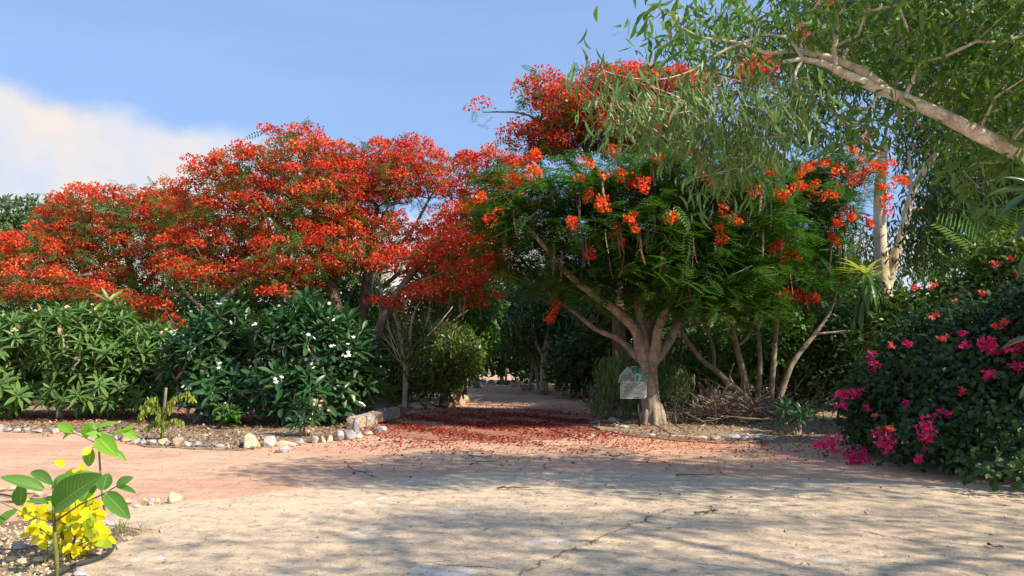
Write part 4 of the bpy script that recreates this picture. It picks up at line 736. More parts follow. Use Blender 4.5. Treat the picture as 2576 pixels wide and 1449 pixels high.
# drooping willow like bush behind the cage
wl = thing('drooping_bush', bs(1540, 19), 'weeping narrow leaved bush behind the hanging cage', 'bush'); sk = Skel(); sk.limb([(Vector(bs(1560, 19)), .07), (P(1560, 950, 19), .05), (P(1550, 880, 19), .03)])
C = blobs([(1545, 950, 45, 60, 19, .8), (1520, 1000, 30, 40, 18.7, .5), (1590, 1000, 40, 40, 19, .6), (1600, 930, 60, 50, 19.3, .7), (1680, 960, 50, 50, 19.5, .5)], .15, 260, 180); sk.grow(C, .25, .003, .05, 180, .02); mb = MB(); sk.mesh(mb); mb.build('stem', M['barkg'], wl, True); mb = MB(); gum_leaves(mb, C, SICK, 17, .17, 181, 1.4, .1); mb.build('foliage', M['gumn'], wl)
# ------------------------------------------------------------------ frangipanis
def frangipani(label, base, bl, n, seed, mat, tpl, lsize, nl, mind, fl, fmat, nf, group, ss=1.0):
    rt_ = thing('frangipani', base, label, 'shrub', group); C = blobs(bl, mind, n, seed, .7, .25); sk = Skel(); rs = random.Random(seed)
    for i in range(4):
        b_ = Vector(base)+Vector((rs.uniform(-.5, .5), rs.uniform(-.2, .3), 0))*ss; t_ = b_+Vector((rs.uniform(-.3, .3), rs.uniform(-.2, .2), .7))*ss; sk.limb([(b_, .06*ss), (b_.lerp(t_, .5)+Vector((rs.uniform(-.08, .08), 0, 0))*ss, .05*ss), (t_, .04*ss)])
    sk.grow(C-[0, 0, .05], .3, .012*ss**.5, .05, seed, .045, minh=.15, lift=.3); mb = MB(); sk.mesh(mb); mb.build('stem', M['barkg'], rt_, True)
    r = np.random.RandomState(seed+1); cen = C.mean(0)*[1, 1, .45]; ax = nrm(nrm(C-cen)*.75+np.array([0, 0, .75])+r.normal(0, .2, C.shape)); N = len(C)*nl; A = np.repeat(ax, nl, 0); c = np.repeat(C, nl, 0); k = np.tile(np.arange(nl), len(C))
    phi = k*2.399+np.repeat(r.uniform(0, 6, len(C)), nl)+r.normal(0, .15, N); e = np.radians(72-105*(k/nl))+r.normal(0, .14, N)
    X = nrm(np.cross(A, [0.3, .9, .1])); Y = np.cross(A, X); ring = X*np.cos(phi)[:, None]+Y*np.sin(phi)[:, None]; d = ring*np.cos(e)[:, None]+A*np.sin(e)[:, None]; d[:, 2] -= .12; up = nrm(A*np.cos(e)[:, None]-ring*np.sin(e)[:, None])
    mb = MB(); mb.inst(tpl, c+A*(.05*(1-k/nl))[:, None]+ring*.02, frames(d, up), lsize*r.uniform(.75, 1.12, N)*np.repeat(r.uniform(.72, 1.15, len(C)), nl)*(.55+.5*np.sin(np.pi*(k+2)/(nl+3))), np.clip(.55*r.rand(N)+.45*(1-k/nl)*r.rand(N)+.1, 0, 1)); mb.build('foliage', M[mat], rt_)
    # flower bunches on the outermost tips facing the drive
    sc_ = -C[:, 1]*.6+C[:, 2]*.3+r.uniform(0, 1.8, len(C)); top = np.argsort(-sc_)[:nf]
    for i in top:
        mb = MB(); n5 = 5; kk = r.randint(2, 5); q = C[i]+ax[i]*.2+r.normal(0, .05, (kk, 3)); q[:, 1] -= .1; cc_ = np.repeat(q, n5, 0); nn = np.repeat(nrm(ax[i]+np.array([0, -.8, .3])+r.normal(0, .4, (kk, 3))), n5, 0); x_ = nrm(np.cross(nn, [.2, .3, 1])); y_ = np.cross(nn, x_); an = np.tile(np.arange(n5)*2*np.pi/5, kk)
        dd = nrm(x_*np.cos(an)[:, None]+y_*np.sin(an)[:, None]+nn*.35); mb.inst(PETAL, cc_, frames(dd, nn), np.full(len(cc_), fl*1.15)); mb.build('flower_cluster', M[fmat], rt_)
    return rt_
FG = 'pink frangipanis in the left bed'
frangipani('leftmost pink frangipani, cut by the left edge', bs(20, 19), [(20, 900, 110, 95, 19, 1.2), (60, 850, 80, 60, 19, 1), (-40, 900, 90, 100, 19, 1.2), (40, 985, 100, 40, 18.6, .9)], 190, 200, 'frang', FRANG, .35, 15, .25, .035, 'peach', 6, FG)
frangipani('tallest pink frangipani in the middle of the left hedge', bs(220, 19), [(215, 880, 100, 100, 19, 1.3), (285, 815, 50, 55, 19, .7), (180, 840, 90, 70, 19, 1), (230, 985, 110, 42, 18.6, .9), (310, 900, 60, 70, 19, 1), (290, 765, 14, 10, 19, .3)], 230, 210, 'frang', FRANG, .35, 15, .25, .035, 'peach', 7, FG)
frangipani('pink frangipani at the right end of the left hedge', bs(370, 19.3), [(370, 900, 70, 80, 19.3, 1), (400, 860, 40, 40, 19.3, .7), (350, 985, 70, 38, 19, .8), (425, 930, 26, 50, 19.3, .6)], 150, 220, 'frang', FRANG, .35, 15, .25, .035, 'peach', 4, FG)
FW = 'white flowered frangipanis in the left bed'
frangipani('smaller white flowered glossy frangipani beside the pink hedge', bs(535, 18), [(540, 880, 80, 75, 18, 1), (575, 820, 40, 40, 18, .7), (470, 900, 36, 60, 18, .7), (560, 980, 80, 60, 17.6, .8), (455, 965, 26, 30, 18, .5)], 190, 230, 'frangd', FRANGO, .39, 14, .25, .04, 'white', 8, FW)
frangipani('largest glossy frangipani with white flowers beside the path', bs(770, 17.8), [(780, 870, 120, 90, 17.8, 1.2), (770, 795, 50, 40, 17.8, .7), (860, 900, 70, 90, 17.8, 1), (700, 860, 60, 60, 17.8, .9), (760, 980, 140, 70, 17.3, 1), (900, 960, 40, 60, 17.8, .7)], 330, 240, 'frangd', FRANGO, .39, 14, .25, .04, 'white', 13, FW)
frangipani('small young frangipani with buds standing on the border stones', (*G(768, 1100).xy, 0), [(768, 1062, 26, 26, G(768, 1100).y, .25), (790, 1040, 18, 16, G(768, 1100).y, .2), (760, 1020, 10, 14, G(768, 1100).y, .15)], 20, 250, 'frangd', FRANG, .20, 12, .13, .03, 'peach', 2, None, .3)
frangipani('small glossy seedling at the foot of the brush pile', (*G(1995, 1095).xy, 0), [(1990, 1040, 30, 18, G(1995, 1095).y, .3), (1965, 1050, 14, 8, G(1995, 1095).y, .2), (2030, 1045, 14, 8, G(1995, 1095).y, .2)], 11, 252, 'frangd', FRANG, .24, 11, .16, .03, 'peach', 0, None, .3)
shell_bush('leafy_seedling', 'bright lime green seedling in front of the dark frangipanis', 'plant', (*G(578, 1078).xy, 0), [(575, 1045, 16, 16, 16.2, .15), (596, 1058, 14, 8, 16.2, .15), (560, 1030, 8, 8, 16.2, .1)], 22, LENS3, .13, 255, 'bush', None, 1, per=6, spread=.05, mind=.07)
# ------------------------------------------------------------------ pale drooping sapling tied to a stake
g_ = G(405, 1112); sp_ = thing('staked_sapling', (*g_.xy, 0), 'pale sapling with drooping yellow green leaflets beside a dark stake', 'sapling'); d_ = g_.y; mb = MB()
mbt = MB(); sweep(mbt, [P(405, 1113, d_), P(411, 1050, d_), P(418, 975, d_)], [.03, .028, .024], 6); mbt.build('stake', M['barkd'], sp_, True)
mbt = MB(); tw = [[(408, 1090), (408, 1050), (395, 1010), (385, 1000)], [(408, 1050), (440, 1000), (470, 985), (482, 1003)], [(408, 1060), (380, 1020), (355, 1040), (350, 1060)], [(408, 1070), (440, 1055), (462, 1062)], [(408, 1062), (390, 1060), (365, 1075)], [(408, 1040), (425, 1010), (430, 1030)], [(405, 1030), (375, 1005), (360, 1025)]]
rs = np.random.RandomState(9); cs = []
for t in tw:
    q = [P(x, y, d_+rs.uniform(-.1, .1)) for x, y in t]; sweep(mbt, q, [.012]+[.006]*(len(q)-1), 4)
    for a, b in zip(q[:-1], q[1:]):
        for u in np.linspace(0, 1, 9): cs.append(tuple(a.lerp(b, u)))
mbt.build('stem', M['greenstem'], sp_, True); cs = np.array(cs); gum_leaves(mb, cs, LENS3, 4, .085, 10, 1.6, .025); mb.build('foliage', M['drum'], sp_)
# ------------------------------------------------------------------ bare tree and palm clump by the path
g_ = G(1017, 1028); bt = thing('bare_tree', (*g_.xy, 0), 'small leafless tree with pale upswept branches beside the path', 'tree'); d_ = g_.y; sk = Skel()
sk.limb([(g_, .085), (P(1019, 1000, d_), .072), (P(1020, 960, d_), .07), (P(1021, 940, d_), .07)]); f_ = len(sk.p)-1
for br in ([(1012, 880, .05), (1003, 820, .035), (990, 790, .02)], [(1030, 890, .055), (1032, 830, .04), (1045, 780, .025), (1060, 755, .015)], [(1045, 900, .06), (1075, 850, .045), (1100, 820, .03), (1140, 770, .014)], [(1050, 880, .03), (1090, 845, .02), (1130, 800, .01)], [(1008, 900, .03), (985, 860, .02), (975, 800, .01)], [(1040, 870, .03), (1095, 855, .018), (1150, 852, .008)]): sk.limb([(P(x, y, d_), r) for x, y, r in br], f_)
rr = random.Random(8)
for i in range(34):
    a = rr.uniform(-.85, 1.0); L_ = rr.uniform(110, 200); y0 = rr.uniform(880, 945); x0 = 1021+(945-y0)*math.tan(a*.5); dd = rr.uniform(-.5, .4); r0 = rr.uniform(.010, .020)
    sk.limb([(P(x0+math.sin(a*.9)*L_*t+rr.uniform(-4, 4), y0-math.cos(a*.9)*L_*t+rr.uniform(-4, 4), d_+dd*t), r0*(1-.7*t)) for t in (.12, .4, .7, 1.0)], sk.near(P(x0, y0, d_)), 2)
rs = np.random.RandomState(12); tips = []
for i in range(95): a = rs.uniform(-1.05, 1.15); L_ = rs.uniform(130, 195); tips.append(tuple(P(1024+math.sin(a)*L_*.9, 945-math.cos(a)*L_*.95, d_+rs.uniform(-.5, .5))))
sk.grow(np.array(tips), .25, .0085, .05, 12, .03, minh=1.0); mb = MB(); sk.mesh(mb); mb.build('trunk', M['twigp'], bt, True)
g_ = G(972, 1024); pc = thing('palm_clump', (*g_.xy, 0), 'yellow green feathery palm clump between the glossy frangipani and the bare tree', 'palm'); rs = np.random.RandomState(14)
mb = MB(); c = np.array([tuple(P(962, 1005, g_.y))]*16)+rs.normal(0, .04, (16, 3)); d = rand_dir(16, rs)*.7+[.15, -.2, .75]; mb.inst(PALM, c, frames(d, nrm(np.array([0, 0, 1.])+rand_dir(16, rs)*.2-d*.0)), rs.uniform(.5, .85, 16)); mb.build('foliage', M['palmy'], pc)
# low wall
def wall():
    a = G(895, 1083); b = G(1008, 1053); root = thing('garden_wall', (*a.xy, 0), 'low weathered stone garden wall beside the glossy frangipani', 'wall'); n = 5; dv = (b-a); th = Vector((-dv.y, dv.x, 0)).normalized()*.22; rs = random.Random(3)
    for i in range(n):
        bm = bmesh.new(); p0 = a.lerp(b, i/n+.004); p1 = a.lerp(b, (i+1)/n-.004); h0 = .27+rs.uniform(-.03, .03); h1 = h0+rs.uniform(-.03, .03)
        vs = [bm.verts.new(p) for p in (p0, p1, p1+th, p0+th, p0+Vector((0, 0, h0)), p1+Vector((0, 0, h1)), p1+th+Vector((0, 0, h1)), p0+th+Vector((0, 0, h0)))]
        for q in ((0, 1, 5, 4), (1, 2, 6, 5), (2, 3, 7, 6), (3, 0, 4, 7), (4, 5, 6, 7), (3, 2, 1, 0)): bm.faces.new([vs[j] for j in q])
        bmesh.ops.recalc_face_normals(bm, faces=bm.faces); bmesh.ops.bevel(bm, geom=list(bm.edges), offset=.03, segments=2, affect='EDGES'); bmesh.ops.subdivide_edges(bm, edges=list(bm.edges), cuts=2, use_grid_fill=True)
        for v in bm.verts: v.co += Vector((rs.gauss(0, 1), rs.gauss(0, 1), rs.gauss(0, 1)))*.008-a
        me = bpy.data.meshes.new('block'); bm.to_mesh(me); bm.free(); me.materials.append(M['st_grey' if i % 2 else 'st_tan']); o_ = bpy.data.objects.new('block', me); COL.objects.link(o_); o_.parent = root
wall()
# ------------------------------------------------------------------ hanging cage on black pole
def mesh_obj(name, V, F, mat, parent, bev=0):
    bm = bmesh.new(); vs = [bm.verts.new(v) for v in V]
    for f in F: bm.faces.new([vs[i] for i in f])
    me = bpy.data.meshes.new(name); bm.to_mesh(me); bm.free(); me.materials.append(mat); o_ = bpy.data.objects.new(name, me); COL.objects.link(o_); o_.parent = parent; return o_
def net_mat(name, c, amt, cell):
    m, t = new_mat(name); k = NT(t); co = k.n('ShaderNodeTexCoord').outputs['Object']; s = k.n('ShaderNodeSeparateXYZ', {0: co}); g = None
    for ax in (0, 2):
        f = k.m('ABSOLUTE', k.m('SUBTRACT', k.m('FRACT', k.m('MULTIPLY', k.m('ADD', s.outputs[ax], k.m('MULTIPLY', s.outputs[1], .7 if ax == 0 else 0)), cell)), .5)); l = k.rng(f, .36, .44, 0, 1); g = l if g is None else k.m('MAXIMUM', g, l)
    fac = k.m('ADD', amt, k.m('MULTIPLY', g, .14), clamp=True); fac = k.m('MULTIPLY', fac, k.rng(k.noise(9, 5, .6, co), .3, .6, .6, 1.1))
    b = k.n('ShaderNodeBsdfPrincipled', {'Base Color': (*c, 1), 'Roughness': .3}); tr = k.n('ShaderNodeBsdfTransparent'); mx = k.n('ShaderNodeMixShader', {0: fac, 1: tr.outputs[0], 2: b.outputs[0]}); k.n('ShaderNodeOutputMaterial', {0: mx.outputs[0]}); return m
dc = 16.5; cb = G(1612, 1066); cb.y = dc; cg = thing('hanging_cage', (cb.x, dc, 0), 'clear netted house shaped cage with green roof on a black pole beside the stout trunk', 'cage')
o0 = Vector((cb.x, dc, 0)); X = lambda px, py, dy=0: P(px, py, dc+dy)-o0
net = net_mat('clear_plastic_net', (.5, .56, .54), .22, 28); netr = net_mat('green_plastic_net', (.08, .34, .30), .45, 28)
lo = [X(1561, 1002), X(1620, 1002), X(1626, 996, .4), X(1567, 996, .4)]; hi = [X(1562, 962), X(1620, 962), X(1626, 958, .4), X(1568, 958, .4)]
mesh_obj('cage_net', lo+hi, [(0, 1, 5, 4), (1, 2, 6, 5), (2, 3, 7, 6), (3, 0, 4, 7), (0, 3, 2, 1)], net, cg)
ev = [X(1556, 962, -.03), X(1601, 962, -.03), X(1578, 924, 0), X(1632, 958, .45), X(1604, 921, .45), X(1560, 945, -.03), X(1598, 948, -.03), X(1633, 942, .45), X(1570, 958, .45), X(1574, 942, .45)]
mesh_obj('gable', [ev[0], ev[1], ev[6], ev[2], ev[5]], [(0, 1, 2, 3, 4)], net, cg); mesh_obj('roof', [ev[1], ev[3], ev[7], ev[6], ev[2], ev[4]], [(0, 1, 2, 3), (3, 2, 5, 4)], netr, cg); mesh_obj('roof', [ev[0], ev[8], ev[9], ev[5], ev[2], ev[4]], [(0, 1, 2, 3), (3, 2, 5, 4)], netr, cg)
mb = MB()
for a, b in ((0, 1), (1, 2), (2, 3), (3, 0)): sweep(mb, [lo[a]+o0, lo[b]+o0], [.007]*2, 4); sweep(mb, [hi[a]+o0, hi[b]+o0], [.006]*2, 4)
for a in range(4): sweep(mb, [lo[a]+o0, hi[a]+o0], [.006]*2, 4)
for a, b in ((0, 5), (5, 2), (2, 6), (6, 1), (2, 4)): sweep(mb, [ev[a]+o0, ev[b]+o0], [.006]*2, 4)
mb.build('frame', plain('pale_plastic_frame', (.5, .55, .52)), cg); mb = MB(); sweep(mb, [P(1602, 1000, dc+.12), P(1605, 1030, dc+.05), P(1609, 1072, dc-.1)], [.03, .028, .026], 8); mb.build('pole', M['black'], cg, True)
# ------------------------------------------------------------------ brush pile and sticks
def stick_path(rs, p, d, L_, n=6, wob=.12):
    q = [p]; 
    for i in range(n): d = (d+Vector((rs.gauss(0, wob), rs.gauss(0, wob), rs.gauss(0, wob*.7)))).normalized(); q.append(q[-1]+d*L_/n)
    for v in q: v.z = max(v.z, .02)
    return q
rs = random.Random(77); bp = MB(); pc_ = G(1860, 1068)
for i in range(380):
    u = rs.gauss(0, .5); v = rs.gauss(0, .42); h = max(.02, (.58-.32*abs(u)-.3*abs(v))*rs.random()); p = Vector((pc_.x+.15+u*1.5, pc_.y+.6+v*1.2, h)); a = rs.uniform(0, 6.28); L_ = rs.uniform(.4, 1.3); r = rs.uniform(.006, .022); q = stick_path(rs, p, Vector((math.cos(a), math.sin(a)*.6, rs.uniform(-.35, .5))), L_, 6, .22); sweep(bp, q, [r*(1-.6*j/6) for j in range(7)], 5)
    if rs.random() < .6: j = rs.randint(2, 4); q2 = stick_path(rs, q[j].copy(), (q[j+1]-q[j]).normalized()+Vector((rs.uniform(-.6, .6), rs.uniform(-.5, .5), .3)), L_*.45, 4); sweep(bp, q2, [r*.55]*5, 4)
o_ = bp.build('brush_pile', M['twigd'], smooth=True); tag(o_, 'tangled heap of dry cut branches between the stout trunk and the bougainvillea', 'brush pile')
SL = [((1810, 1048), (1990, 1052), .03, 'long grey branch lying across the top of the brush pile'), ((1690, 1050), (1770, 1095), .02, 'bent pale branch sloping down the left of the brush pile'), ((1650, 1075), (1720, 1110), .012, 'thin curved twig at the foot of the stout trunk'), ((1860, 1085), (1960, 1090), .022, 'forked branch on the front of the brush pile'),
      ((1990, 1070), (2120, 1068), .02, 'straight pole lying on litter left of the bougainvillea'), ((1255, 1236), (1335, 1234), .012, 'dark straight stick lying alone on the mid concrete'), ((1755, 1302), (1800, 1292), .012, 'short stick on the concrete right of the crack'), ((1545, 1155), (1610, 1145), .012, 'forked dark twig at the edge of the petals'),
      ((1180, 1152), (1235, 1158), .01, 'thin twig on the sandy gravel near centre'), ((870, 1180), (945, 1208), .009, 'slim twig on the pink gravel left of centre'), ((1070, 1085), (1100, 1078), .014, 'curved twig left of the petal carpet'), ((1390, 1088), (1440, 1100), .013, 'dark twig across the front of the petal carpet'),
      ((1490, 1045), (1550, 1046), .013, 'dark stick in the petals by the weeping bush'), ((1700, 1203), (1800, 1200), .012, 'stick in the shade pool on the right of the drive'), ((1200, 1168), (1260, 1165), .008, 'second thin twig just behind the sandy gravel one'), ((2230, 1176), (2330, 1190), .006, 'fine pale twig at the bougainvillea edge'), ((1020, 1132), (1050, 1130), .012, 'small dark bark piece on the gravel behind centre'), ((2480, 1378), (2520, 1386), .008, 'small dark twig on the concrete at far right')]
for i, (a, b, r, lab) in enumerate(SL):
    A = G(*a); B = G(*b); hh = .4 if i in (0,) else .25 if i in (1, 3) else .02+r; n = 7; rr = random.Random(i+5); mb = MB(); q = [A.lerp(B, j/n)+Vector((rr.gauss(0, .02), rr.gauss(0, .03), hh+rr.uniform(0, .012))) for j in range(n+1)]; sweep(mb, q, [r*(1-.5*j/n) for j in range(n+1)], 6)
    if i % 3 == 0: sweep(mb, [q[4], q[4].lerp(q[7], .5)+Vector((0, .08, .02)), q[6]+Vector((0, .16, .02))], [r*.6, r*.5, r*.3], 5)
    tag(mb.build('fallen_branch', M['twig' if i < 5 else 'barkd'], smooth=True), lab, 'branch', 'fallen branches on the ground')
# ------------------------------------------------------------------ bougainvillea
bgv = thing('bougainvillea', (7.0, 12.2, 0), 'huge dark bougainvillea with magenta flowers spilling onto the concrete', 'bush')
bl_ = [(2160, 1010, 50, 30, 12.4, .4), (2470, 1030, 200, 190, 11.6, 1.6), (2280, 1020, 130, 130, 12.4, 1.2), (2230, 1120, 80, 70, 12.0, .8), (2420, 900, 180, 130, 12.6, 1.4), (2360, 1130, 130, 80, 10.9, .9), (2540, 1130, 130, 110, 10.2, 1.0), (2650, 950, 150, 250, 11, 1.6), (2230, 960, 60, 60, 12.8, .8), (2170, 1050, 45, 35, 12.2, .4), (2330, 860, 80, 60, 13, .9), (2190, 1150, 40, 24, 11.6, .4), (2560, 1205, 130, 60, 9.2, .6), (2400, 1195, 110, 40, 10, .5), (2250, 1190, 60, 26, 10.9, .4)]
C = blobs(bl_, .155, 2600, 300, .75, .1); C = C[C[:, 2] > .03]; sk = Skel()
for (x, y) in ((6.2, 12.4), (7.2, 12.0), (8.0, 11.6), (5.6, 12.8)): sk.limb([(Vector((x, y, 0)), .05), (Vector((x-.1, y, .8)), .04), (Vector((x+.1, y-.1, 1.5)), .03)])
sk.grow(C[::3], .3, .0035, .05, 300, .025, minh=.1); mb = MB(); sk.mesh(mb); mb.build('stem', M['barkd'], bgv, True)
mb = MB(); r = np.random.RandomState(301); per = 17; N = len(C)*per; c = np.repeat(C, per, 0)+r.normal(0, .095, (N, 3)); c[:, 2] = np.maximum(c[:, 2], .03); out = nrm(c-np.array([7.2, 12.8, .9])); d = nrm(rand_dir(N, r)*.8+out*.3-[0, 0, .35]); up = nrm(out*.8+rand_dir(N, r)*.5+[0, 0, .35])
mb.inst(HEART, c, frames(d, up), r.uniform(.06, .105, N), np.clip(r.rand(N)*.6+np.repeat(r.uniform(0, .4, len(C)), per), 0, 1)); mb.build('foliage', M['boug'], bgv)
mbc = MB(); mbl_ = MB(); rr = random.Random(21); r2 = np.random.RandomState(21)      # arching shoots breaking the outline
for i in range(46):
    c0 = Vector(C[rr.randrange(len(C))]); dd = Vector((c0.x-7.2, (c0.y-12.6)*.8, (c0.z-1.0)*.9+.35)).normalized(); q = [c0]; 
    for j in range(7): dd = (dd+Vector((rr.gauss(0, .12), rr.gauss(0, .12), -.10-.04*j))).normalized(); q.append(q[-1]+dd*.13)
    for v_ in q: v_.z = max(v_.z, .03)
    sweep(mbc, q, [.006*(1-.1*j) for j in range(8)], 4)
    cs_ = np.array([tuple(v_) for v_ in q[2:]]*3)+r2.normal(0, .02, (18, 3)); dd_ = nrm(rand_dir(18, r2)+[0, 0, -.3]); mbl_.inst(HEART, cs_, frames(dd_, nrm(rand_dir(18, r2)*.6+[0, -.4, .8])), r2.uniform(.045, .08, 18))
mbc.build('stem', M['barkd'], bgv, True); mbl_.build('foliage', M['boug'], bgv)
def bfl(root, px, py, rw, rh, d, red, seed):
    r = np.random.RandomState(seed); n = int(8+rw*rh*.09); p0 = np.array(P(px, py, d)); mb = MB(); s = d/FOC; c = p0+np.clip(r.normal(0, .55, (n, 3)), -1.1, 1.1)*[rw*s, .08, rh*s]; cc_ = np.repeat(c, 3, 0); nn = np.repeat(nrm(r.normal(0, .6, (n, 3))+[0, -1, .4]), 3, 0); x_ = nrm(np.cross(nn, [.2, .3, 1])); y_ = np.cross(nn, x_); an = np.tile(np.arange(3)*2.094, n)+np.repeat(r.uniform(0, 6, n), 3)
    dd = nrm(x_*np.cos(an)[:, None]+y_*np.sin(an)[:, None]+nn*.5); mb.inst(HEART, cc_, frames(dd, nn), r.uniform(.028, .042, len(cc_))); mb.build('flower_cluster', M['bractr' if red else 'bract'], root)
def bd(px, py):
    return front(C, px, py, 40, 11.4, .06)
def bd_old(px, py):           # depth of the bush face at that place
    return 11.4-(py-900)*.0035-(px-2200)*.0022+.3
for i, (px, py, rw, rh, rd_) in enumerate([(2140, 990, 20, 12, 0), (2115, 992, 12, 10, 0), (2160, 985, 10, 8, 0), (2120, 1020, 18, 16, 1), (2183, 1028, 8, 7, 0), (2205, 1045, 10, 6, 1), (2090, 1115, 26, 18, 0), (2155, 1150, 28, 24, 0), (2150, 1180, 16, 12, 0), (2190, 1215, 20, 22, 0), (2215, 1240, 14, 6, 0), (2240, 1078, 14, 12, 1), (2280, 1020, 14, 20, 1), (2227, 1115, 20, 26, 0), (2330, 1090, 16, 34, 0), (2372, 1042, 26, 16, 1), (2310, 1155, 9, 8, 0), (2200, 920, 10, 10, 0), (2200, 1090, 8, 8, 1),
    (2195, 895, 7, 12, 0), (2240, 870, 5, 12, 1), (2290, 865, 10, 6, 0), (2345, 800, 6, 5, 1), (2355, 790, 8, 5, 1), (2420, 838, 18, 10, 1), (2428, 868, 16, 8, 0), (2480, 860, 20, 12, 0), (2490, 880, 22, 18, 0), (2505, 820, 16, 8, 1), (2530, 808, 10, 6, 1), (2500, 942, 18, 8, 0), (2550, 880, 20, 10, 0), (2560, 860, 14, 10, 0), (2560, 920, 16, 10, 0), (2420, 985, 14, 12, 1), (2368, 850, 16, 8, 1), (2440, 1215, 12, 6, 0), (2465, 1240, 10, 12, 0), (2495, 1255, 8, 5, 0), (2330, 1242, 12, 5, 1), (2360, 1245, 10, 5, 1), (2250, 1240, 14, 8, 0), (2055, 1120, 12, 5, 0), (2215, 1078, 8, 6, 1)]): bfl(bgv, px, py, rw*(.75 if rd_ else 1.1), rh*(.75 if rd_ else 1.1), bd(px, py), rd_ and i % 3 > 0, 310+i)
tag(scatter('fallen_bracts', M['bract'], 130, ell(4.3, 12.2, .45, .8), HEART, .025, .04, .5, .03, 19), kind='stuff')
# creeper mass above it
cr, CC = shell_bush('creeper', 'light green creeper thicket above the bougainvillea', 'bush', (8.0, 15, 0), [(2480, 760, 120, 70, 15, 1.2), (2330, 810, 110, 70, 15.5, 1.1), (2560, 680, 80, 90, 14.5, 1.1), (2430, 850, 150, 80, 15, 1.2), (2250, 870, 80, 70, 15.5, .8)], 900, HEART, .11, 330, 'bushy', None, 5, per=20, spread=.13, mind=.19)
for i, (px, py) in enumerate(((2540, 650), (2500, 665), (2560, 690), (2345, 720), (2300, 725), (2470, 740), (2395, 760), (2530, 745))): bfl(cr, px, py, 10, 8, 13.9, 1, 370+i)
# strap leaf plant (dracaena) and palm
dr = thing('strap_leaf_plant', bs(2180, 15.8), 'strap leaved dracaena with yellow green top and hanging skirt before the cream trunk', 'plant'); mb = MB(); sweep(mb, [Vector(bs(2185, 15.8)), P(2185, 850, 15.8), P(2180, 720, 15.8)], [.06, .05, .04], 8); mb.build('stem', M['barkg'], dr, True)
r = np.random.RandomState(340); mb = MB(); n = 46; a = r.uniform(0, 6.28, n); d = np.stack([np.cos(a), np.sin(a), r.uniform(-.1, 1.6, n)], 1); mb.inst(LONG, np.array([tuple(P(2178, 695, 15.8))]*n)+r.normal(0, .04, (n, 3)), frames(d, np.tile([0, 0, 1.], (n, 1))+rand_dir(n, r)*.1), r.uniform(.4, .62, n), np.where(d[:, 2] > .6, .95, r.rand(n)*.7)); mb.build('foliage', M['drac'], dr)
mb = MB(); n = 80; a = r.uniform(0, 6.28, n); d = np.stack([np.cos(a)*.5, np.sin(a)*.5, r.uniform(-1.4, -.4, n)], 1); c = np.array([tuple(P(2185, 735, 15.8))]*n)+np.stack([np.cos(a)*.12, np.sin(a)*.12, r.uniform(-.35, .2, n)], 1); mb.inst(LONG, c, frames(d, np.stack([np.cos(a), np.sin(a), np.full(n, .5)], 1)), r.uniform(.45, .75, n), r.rand(n)*.6); mb.build('foliage', M['drac'], dr)
pm = thing('palm', bs(2560, 15.5), 'green palm with arching fronds rising above the bougainvillea', 'palm'); mb = MB(); sweep(mb, [Vector(bs(2570, 15.5)), P(2565, 800, 15.5), P(2545, 700, 15.5)], [.07, .06, .05], 8); mb.build('trunk', M['barkg'], pm, True)
for (tx, ty, ln, dy) in ((2420, 520, 1.55, -.4), (2340, 650, 1.6, -.5), (2500, 470, 1.6, .2), (2600, 500, 1.5, 0), (2460, 640, 1.2, -.8), (2640, 640, 1.5, -.4), (2560, 560, 1.3, -.5)):
    c = np.array([tuple(P(2535, 710, 15.2))]); t_ = np.array([tuple(P(tx, ty, 15.2+dy))]); mb = MB(); d = t_-c; d[:, 2] += .25; mb.inst(PALM, c, frames(d, np.array([[-.2, -.55, .8]])), np.array([ln])); mb.build('frond', M['palm'], pm)
# ------------------------------------------------------------------ near saplings with big veined leaves
BIGL = leaf_tpl(10, 1.0, 'egg', droop=.14, fold=.28, mid=True)
def place_leaf(root, a, b, wpx, d, mat, roll=0.0, dy=0.0, tilt=.75):
    A = P(a[0], a[1], d); B = P(b[0], b[1], d+dy); v = B-A; L_ = v.length; up = (Vector((roll, -tilt, 1.0-tilt*.6))).normalized(); mb = MB()
    mb.inst(BIGL, np.array([tuple(A)]), frames(np.array([tuple(v)]), np.array([tuple(up)])), np.array([[wpx*d/FOC, L_*1.02, L_*.9]]), np.array([random.random()])); return mb.build('leaf', M[mat], root, True)
d1 = 5.75; s1 = thing('sapling', (P(143, 1449, d1).x, d1, 0), 'nearest sapling with very large ribbed leaves on a thin green stem', 'sapling', 'big leaf saplings'); mb = MB()
g0 = P(144, 1449, d1); g0.z = 0; sweep(mb, [g0, P(142, 1400, d1), P(138, 1350, d1), P(135, 1290, d1), P(134, 1228, d1)], [.017, .015, .013, .011, .008], 8)
sweep(mb, [P(139, 1312, d1), P(200, 1270, d1+.03), P(260, 1243, d1+.05), P(295, 1222, d1+.05)], [.008, .006, .005, .004], 6); sweep(mb, [P(138, 1314, d1), P(100, 1306, d1-.05), P(60, 1290, d1-.1), P(0, 1262, d1-.1), P(-40, 1240, d1-.1)], [.008, .006, .005, .004, .003], 6); mb.build('stem', M['greenstem'], s1, True)
